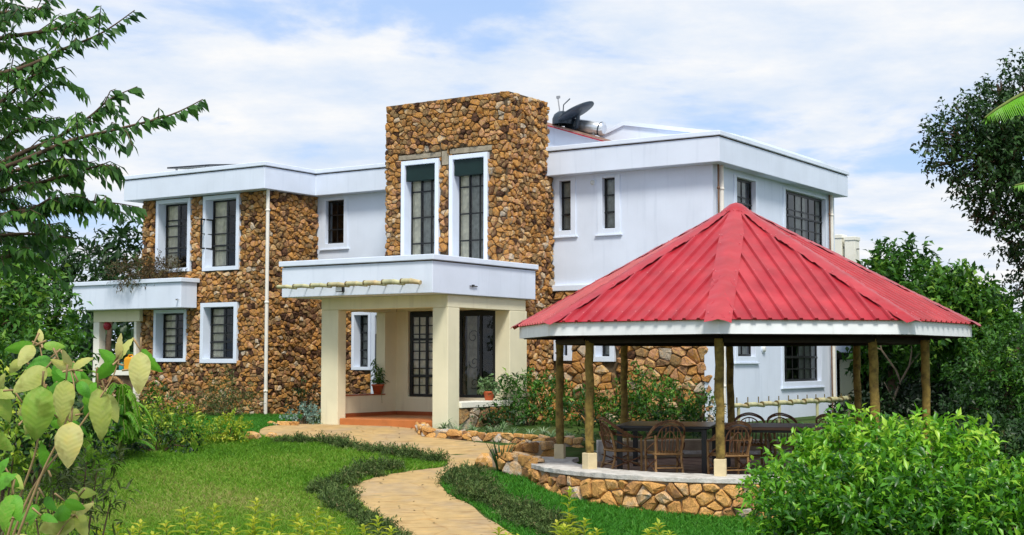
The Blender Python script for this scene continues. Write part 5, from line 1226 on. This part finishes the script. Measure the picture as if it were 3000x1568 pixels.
# spider plants along the kerb
V, F, t = strap_leaves(46, np.random.default_rng(4), .34, .022, 1.7, (.2, 1.0)); sp0 = None
for i, (x, y) in enumerate([(-1.35, 27.75), (-1.05, 27.35), (-.75, 27.15), (-.35, 27.0), (0, 26.85), (.35, 26.75), (.75, 26.6), (1.1, 26.4), (1.45, 26.2), (-.2, 27.4), (.6, 27.0)]):
    if i == 0: c = sp0 = np_mesh('spider_plant', V, F, t, M['lf_spider'])
    else: c = sp0.copy(); COL.objects.link(c)
    c.location = (x, y, gz(y)+.06); c.rotation_euler = (0, 0, i*1.3); s_ = .8+.35*rnd.random(); c.scale = (s_, s_, s_)
    tag(c, 'striped pale spider plant in the row behind the stone kerb', 'plant', 'spider plants along the stone kerb')
V, F, t = strap_leaves(26, np.random.default_rng(6), .62, .05, .35, (.05, .45), spread=.06)
c = np_mesh('spiky_plant', V, F, t, M['lf_agave']); c.location = (-.18, 23.1, gz(23.1)); tag(c, 'dark spiky sword-leaved plant at the left end of the gazebo wall', 'plant')
V, F, t = strap_leaves(60, np.random.default_rng(9), .36, .018, .6, (.05, .8), spread=.08)
c = np_mesh('grass_tuft', V, F, t, M['grass']); c.location = (-6.3, 25.3, gz(25.3)); tag(c, 'grass tuft at the far left corner of the lawn', 'plant')
# ground junipers beside the path
def needle_clump(seed, n=70):
    r = np.random.default_rng(seed); P, D, t = [], [], []
    for k in range(n):
        az = r.uniform(0, 6.28); el = r.uniform(.15, 1.2); L = r.uniform(.14, .36)
        d = np.array([math.cos(az)*math.cos(el), math.sin(az)*math.cos(el), math.sin(el)*.75]); tb = r.normal(.45, .22)
        for i in range(14):
            f = (i+1)/14; p = d*L*f + np.array([0, 0, -.07*f*f]) + r.normal(size=3)*.012; P.append(p); D.append(d*.7+r.normal(size=3)*.6); t.append(tb+r.normal()*.12)
    P, D = np.array(P), np.array(D); return leaf_arrays(P, D, r.normal(size=P.shape)*.5+[0, 0, 1], .055, .016, np.array(t), droop=.2)
JV = [needle_clump(100+k) for k in range(4)]; JM = {}
def junipers(line, step, wid, label, group, seed):
    q = random.Random(seed)
    for a, b in zip(line[:-1], line[1:]):
        a, b = Vector(a), Vector(b); L = (b-a).length; k = max(1, round(L/step))
        for i in range(k):
            p = a.lerp(b, (i+q.random()*.8)/k); e = (b-a).normalized(); p = p + Vector((e.y, -e.x))*q.uniform(-wid, wid)
            v = q.randrange(4)
            if v in JM: c = JM[v].copy(); COL.objects.link(c)
            else: c = JM[v] = np_mesh('juniper_shrub', *JV[v], M['lf_juniper'])
            s_ = q.uniform(.7, 1.15); c.scale = (s_, s_, s_*q.uniform(1.0, 1.6)); c.location = (p.x, p.y, gz(p.y)-.01); c.rotation_euler = (0, 0, q.uniform(0, 6.28))
            tag(c, label, 'shrub', group)
junipers([(-4.35, 26.45), (-3.6, 26.3), (-2.75, 25.6), (-1.95, 24.85), (-1.45, 24.4), (-1.28, 24.02)], .17, .10, 'low feathery juniper in the row between the lawn and the upper path', 'junipers along the upper path', 1)
junipers([(-1.75, 23.6), (-2.15, 23.25), (-2.5, 22.75), (-2.7, 22.2), (-2.85, 21.6), (-2.55, 20.75), (-2.35, 20.1), (-2.05, 19.3), (-1.75, 18.6), (-1.4, 17.8)], .16, .17, 'low feathery juniper between the lawn and the lower path', 'junipers on the lawn side of the lower path', 2)
junipers([(-.62, 22.95), (-.72, 22.4), (-.6, 21.7), (-.47, 21.1), (-.2, 20.4), (.17, 19.6), (.5, 18.9), (.8, 18.2)], .105, .24, 'low feathery juniper on the gazebo side of the lower path', 'junipers on the gazebo side of the path', 3)
# golden shrubs poking into the bottom of the picture
def sprig_shrub(loc, tips, label, group, seed, h=1.0):
    root = empty('golden_shrub', loc, 0, label, 'shrub', group); r = np.random.default_rng(seed); L0 = Vector(loc); mb = MB(); P, D, Nn, t, S_ = [], [], [], [], []
    for (x, y, d) in tips:
        e = at(x, y, d)-L0; b_ = Vector((e.x*.55, e.y*.5, 0)); w = arch([b_, b_.lerp(e, .5)+Vector((r.normal()*.03, r.normal()*.03, .03)), e])
        mb.tube(w, [.007-.005*i/len(w) for i in range(len(w))], 5)
        for k in range(46):
            f = (.35+.65*k/46)*(len(w)-1.001); i = int(f); p = w[i].lerp(w[i+1], f-i); dr = (w[i+1]-w[i]).normalized(); az = k*1.57+(.3 if k % 2 else 0)
            sd = Vector((math.cos(az), math.sin(az), 0)); up_ = .35+.8*(k/46)**3
            P.append(p); D.append(sd + dr*up_ + Vector((r.normal()*.12, r.normal()*.12, 0))); Nn.append(dr - sd*.3); t.append(.25+.6*(k/46)+r.normal()*.1); S_.append(.115*(1-.5*(k/46)**4)*(.8+.4*r.random()))
    mb.build('stem', M['stem_green'], root); S_ = np.array(S_)
    leaf_obj('foliage', *[np.array([tuple(p) for p in q]) for q in (P, D, Nn)], S_, S_*.46, np.array(t), M['lf_gold'], root, droop=.3)
G1 = 'golden shrubs at the bottom edge of the lawn'
def tipset(xs, ys, d, seed):
    q = random.Random(seed); return [(x+q.uniform(-8, 8), y, d+q.uniform(-.3, .3)) for x, y in zip(xs, ys)]
def loc_px(x, d): return ((x*1.165-1500)/4090*d, d, -1.05)
sprig_shrub(loc_px(650, 12), tipset([600, 640, 652, 690, 715, 640, 668], [1330, 1300, 1255, 1295, 1340, 1325, 1340], 12, 1), 'golden shrub whose tallest pale sprig stands up over the lawn', G1, 1)
sprig_shrub(loc_px(770, 12.2), tipset([745, 770, 800, 830, 855, 790, 825], [1290, 1310, 1275, 1300, 1320, 1335, 1340], 12.2, 2), 'golden shrub just right of the tallest sprig, near the path junipers', G1, 2)
sprig_shrub(loc_px(950, 12.4), tipset([920, 955, 985, 940], [1320, 1300, 1325, 1345], 12.4, 3), 'golden shrub poking up where the junipers meet the bottom of the path', G1, 3)
sprig_shrub(loc_px(500, 11.8), tipset([430, 470, 510, 540, 560, 480, 400], [1310, 1275, 1290, 1270, 1315, 1335, 1340], 11.8, 4), 'golden shrub with thin scattered sprigs at the bottom of the lawn', G1, 4)
sprig_shrub(loc_px(310, 11.6), tipset([260, 300, 340, 370, 320], [1330, 1315, 1325, 1310, 1345], 11.6, 5), 'golden shrub beside the big pale leaves at the bottom left', G1, 5)
sprig_shrub(loc_px(1440, 12.6), tipset([1395, 1420, 1440, 1470, 1500, 1450, 1410, 1480, 1435], [1310, 1320, 1226, 1305, 1330, 1330, 1340, 1340, 1290], 12.6, 6), 'golden shrub standing right of the path below the gazebo wall', G1, 6)
sprig_shrub(loc_px(1655, 12.8), tipset([1630, 1652, 1680, 1655], [1330, 1312, 1335, 1345], 12.8, 7), 'small golden sprig near the bottom below the middle of the gazebo wall', G1, 7)
sprig_shrub(loc_px(1290, 13), tipset([1260, 1280, 1310], [1325, 1340, 1345], 13, 8), 'few green-gold sprigs leaning over the bottom of the path', G1, 8)
# ---- big bright bush in the right foreground
BB = [(x, y+42, d, q*.93, t_+.06-.0016*max(0, y-1150)) for x, y, d, q, t_ in [(2020, 1150, 15.3, .36, .05), (2120, 1130, 15.2, .42, .08), (2230, 1130, 15, .45, .08), (2330, 1130, 15, .42, .08), (2400, 1150, 15, .36, .05), (1990, 1220, 14.9, .34, 0), (2080, 1220, 14.5, .42, .02), (2190, 1220, 14.3, .48, .02), (2310, 1220, 14.3, .46, 0), (2420, 1230, 14.4, .42, 0), (2500, 1220, 14.6, .36, .02),  # tint falls towards the bottom: shade inside the bush put into leaf colour
      (1950, 1290, 14.8, .30, .0), (2010, 1310, 14.3, .36, -.05), (2110, 1310, 14, .42, -.06), (2230, 1320, 13.9, .45, -.08), (2350, 1320, 13.9, .42, -.06), (2470, 1310, 14, .42, -.06), (2560, 1300, 14.2, .38, -.05), (2600, 1240, 14.5, .34, 0), (2050, 1180, 15.6, .3, .1), (1905, 1180, 16.6, .13, .15), (1890, 1185, 16.9, .1, .1), (2420, 1095, 15, .16, .15), (2250, 1090, 15, .18, .2), (2130, 1085, 15.1, .2, .15), (2340, 1085, 15, .16, .15), (2560, 1190, 14.8, .2, .1), (2050, 1115, 15.4, .18, .15), (2080, 1052, 15.2, .07, .25), (2170, 1040, 15.1, .08, .25), (2210, 1050, 15, .06, .25), (2290, 1035, 15, .08, .25), (2370, 1045, 15, .09, .25), (2440, 1050, 15, .07, .25), (2030, 1080, 15.4, .07, .2), (2500, 1110, 14.8, .08, .2), (1930, 1140, 16, .08, .2), (2540, 1150, 14.7, .08, .2)]]
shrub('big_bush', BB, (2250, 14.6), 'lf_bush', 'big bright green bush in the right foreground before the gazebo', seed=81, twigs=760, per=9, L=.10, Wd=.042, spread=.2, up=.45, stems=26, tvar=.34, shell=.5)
# ---- trees right of the house
tree_px('leafy_tree', [(x, y+55, d, q, t_) for x, y, d, q, t_ in [(2215, 670, 36, .55, 0), (2260, 635, 36, .7, -.05), (2285, 660, 36, .6, 0), (2230, 710, 35.5, .9, .1), (2300, 730, 35.5, .8, .05), (2205, 740, 36, .6, 0), (2320, 800, 35.5, .8, 0), (2230, 800, 36, .9, -.1), (2178, 690, 37, .35, 0)]], (2240, 36), 'lf_mid', 'dark rounded tree just right of the cream pillars above the red roof', seed=91, twigs=210, per=9, L=.19, Wd=.09, spread=.35)
tree_px('leafy_tree', [(x, y+42, d, q, t_) for x, y, d, q, t_ in [(2370, 700, 33, .55, .05), (2420, 690, 33, .5, .1), (2400, 750, 32.5, .7, .1), (2460, 740, 33, .55, .1), (2360, 780, 32.5, .7, .05), (2450, 800, 32.5, .65, .08), (2490, 780, 33, .4, .05), (2330, 740, 33, .5, 0), (2480, 840, 33, .5, 0), (2400, 840, 33, .7, -.1)]], (2420, 33), 'lf_mid', 'lighter green tree right of the dark one behind the gazebo eave', seed=92, tvar=.3, twigs=260, per=9, L=.17, Wd=.085, spread=.32)
tree_px('leafy_tree', [(2470, 930, 29, .6, .0), (2540, 900, 29, .6, .1), (2590, 960, 29, .6, .05), (2520, 1000, 28.5, .6, 0), (2590, 860, 29, .4, .1), (2600, 1010, 28.5, .5, -.1), (2430, 950, 29.4, .35, 0)], (2530, 28.8), 'lf_mid', 'leafy tree with speckled light leaves at the right edge below the sky gap', seed=93, twigs=330, per=9, L=.11, Wd=.055, spread=.28)
tree_px('leafy_tree', [(2160, 880, 40, 1.0, -.3), (2230, 900, 40, 1.1, -.3), (2310, 890, 40, 1.1, -.3), (2390, 900, 39, 1.0, -.3), (2200, 980, 40, 1.1, -.3), (2290, 990, 40, 1.1, -.3), (2380, 1000, 39, 1.0, -.3), (2150, 1060, 40, 1.0, -.3), (2250, 1070, 40, 1.1, -.3), (2340, 1080, 39, 1.1, -.3), (2430, 1080, 38, 1.0, -.3), (2130, 960, 42, .9, -.2)], (2260, 41), 'lf_thicket_shade', 'deep dark thicket tree behind the gazebo posts at right', seed=94, twigs=240, per=9, L=.22, Wd=.11, spread=.4, shell=.3)
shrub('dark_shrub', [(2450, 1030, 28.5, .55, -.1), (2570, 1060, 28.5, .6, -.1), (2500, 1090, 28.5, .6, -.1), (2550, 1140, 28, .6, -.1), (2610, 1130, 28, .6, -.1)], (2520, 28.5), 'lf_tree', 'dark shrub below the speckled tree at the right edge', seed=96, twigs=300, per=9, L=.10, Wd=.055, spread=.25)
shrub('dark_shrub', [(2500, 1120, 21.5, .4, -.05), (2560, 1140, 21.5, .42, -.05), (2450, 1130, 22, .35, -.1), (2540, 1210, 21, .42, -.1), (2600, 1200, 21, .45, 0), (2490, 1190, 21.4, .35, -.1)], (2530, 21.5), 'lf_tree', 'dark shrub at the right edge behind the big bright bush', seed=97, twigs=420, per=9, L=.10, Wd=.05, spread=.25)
shrub('dark_shrub', [(2180, 1075, 33, .7, -.2), (2260, 1085, 33, .7, -.2), (2350, 1080, 33, .7, -.2), (2430, 1070, 32, .7, -.1), (2380, 1010, 33, .6, -.1), (2310, 1030, 34, .6, -.2)], (2300, 33), 'lf_thicket_shade', 'low dark shrub under the thicket behind the right gazebo posts', seed=98, twigs=220, per=9, L=.16, Wd=.08, spread=.3)
BT = empty('bare_branched_shrub', at(2240, 1055, 34), 0, 'pale forked bare branches in the dark between two gazebo posts', 'shrub'); b = at(2240, 1055, 34); mb = MB()
for pts, rr_ in (([(2240, 1070), (2245, 1000), (2262, 960), (2250, 930), (2215, 880), (2210, 850)], .035), ([(2262, 960), (2285, 920), (2292, 880), (2290, 850)], .028), ([(2215, 880), (2190, 870), (2180, 850)], .018), ([(2285, 920), (2310, 890)], .015), ([(2240, 1000), (2220, 960)], .015)):
    mb.tube([at(x, y, 34)-b for x, y in pts], [rr_*(1-.6*i/len(pts)) for i in range(len(pts))], 7)
mb.build('branches', M['bark_pale'], BT)
# the tall dark tree at the right edge
RT = [(2560, 260, 22, .55, -.1), (2500, 290, 22, .42, 0), (2440, 320, 22, .42, 0), (2390, 345, 22, .34, 0), (2540, 340, 21.6, .55, .0), (2470, 380, 21.8, .5, 0), (2400, 405, 22, .36, -.05), (2360, 365, 22.3, .16, -.1), (2560, 420, 21.4, .6, .1), (2490, 455, 21.8, .42, 0), (2540, 490, 21.6, .42, .05), (2430, 440, 22, .24, -.1), (2510, 530, 22, .26, -.1), (2560, 560, 21.8, .38, 0), (2540, 610, 22, .16, -.1), (2590, 640, 22, .3, 0), (2570, 680, 22, .18, -.1), (2640, 300, 22, .8, 0), (2650, 430, 21.6, .8, .05), (2650, 560, 22, .7, 0), (2600, 200, 22, .42, -.05), (2575, 740, 22, .15, -.1), (2620, 760, 22, .3, 0), (2640, 880, 22, .4, 0), (2350, 420, 22.3, .09, -.1), (2460, 270, 22.2, .14, -.1), (2520, 205, 22.2, .16, -.1), (2490, 560, 22, .10, -.1), (2460, 565, 22.2, .06, -.1)]
tree_px('tall_tree', RT, (2780, 22.3), 'lf_tree', 'tall dark small-leaved tree at the right edge against the sky', r0=.2, seed=95, twigs=330, per=9, L=.085, Wd=.046, spread=.24, shell=.35)
# banana fronds entering at the right edge
BN = empty('banana_plant', (3.9, 9.0, -1.05), 0, 'bright yellow-green banana fronds entering at the right edge', 'plant'); bn0 = Vector((3.9, 9.0, -1.05))
V, F, t = [], [], []; r = np.random.default_rng(17); mb = MB()
for (pts, wd_, td) in (([(2780, 205, 9.0), (2700, 205, 8.9), (2600, 225, 8.8), (2530, 262, 8.7), (2488, 292, 8.7)], .16, .5), ([(2760, 420, 9), (2680, 430, 8.9), (2620, 450, 8.8), (2560, 465, 8.8)], .12, .3)):
    half_v, half_f = len(V), len(F)
    w = arch([at(*p) for p in pts]); mb.tube([p-bn0 for p in w], [.02-.016*i/len(w) for i in range(len(w))], 6); n = len(w)
    for i in range(n-1):
        d = (w[i+1]-w[i]); f = i/n; g_ = wd_*(1-f**3)
        for k in range(3):
            a, b = w[i].lerp(w[i+1], k/3), w[i].lerp(w[i+1], (k+.94)/3); dn = d.normalized()
            for sd in (Vector((.18, -.45, -.95)), Vector((.1, .75, -.25))):
                o = len(V); sd = (sd - dn*sd.dot(dn)*.6).normalized(); gg = g_*(.85+.25*r.random())
                V += [tuple(a-bn0), tuple(b-bn0), tuple(b-bn0+sd*gg+dn*.02), tuple(a-bn0+sd*gg+dn*.03)]; F.append((o, o+1, o+2, o+3)); t.append(.4+.3*r.random())
mb.tube([Vector((0, 0, 0)), Vector((.05, 0, 1.6)), at(2780, 205, 9.0)-bn0], [.1, .07, .02], 9); mb.tube([Vector((.05, 0, 1.6)), at(2760, 420, 9)-bn0], [.05, .02], 8)
mb.build('stem', M['stem_green'], BN); np_mesh('frond', np.array(V[:half_v]), np.array(F[:half_f]), np.array(t[:half_f]), M['lf_banana'], BN)
np_mesh('frond', np.array(V[half_v:]), np.array(F[half_f:])-half_v, np.array(t[half_f:]), M['lf_banana'], BN)
# far-off hedge line that closes the horizon
V, F, t = crown_arrays([(x, 70+8*math.sin(x*.2), .6+1.0*math.sin(x*.37)**2, 2.6) for x in np.arange(-46, 47, 2.3)], np.random.default_rng(99), twigs=14, per=8, L=.6, Wd=.32, spread=.8)
tag(np_mesh('far_woodland', V, F, t, M['lf_tree']), kind='stuff')

# fallen leaves lying on the paving and the lawn edge
r = np.random.default_rng(123); n = 160; x = r.uniform(-5, .8, n); y = r.uniform(17.8, 28.5, n); k = on_path(x, y) | (r.random(n) < .25); x, y = x[k], y[k]; n = len(x)
D = np.stack([r.normal(size=n), r.normal(size=n), r.normal(size=n)*.08], 1); Nn = np.tile([0, 0, 1.], (n, 1))+r.normal(size=(n, 3))*.12
V, F, t = leaf_arrays(np.stack([x, y, gza(y)+.018], 1), D, Nn, .05+.04*r.random(n), .03, r.random(n), droop=.1, fold=.15)
tag(np_mesh('fallen_leaves', V, F, t, M['lf_dry']), kind='stuff')
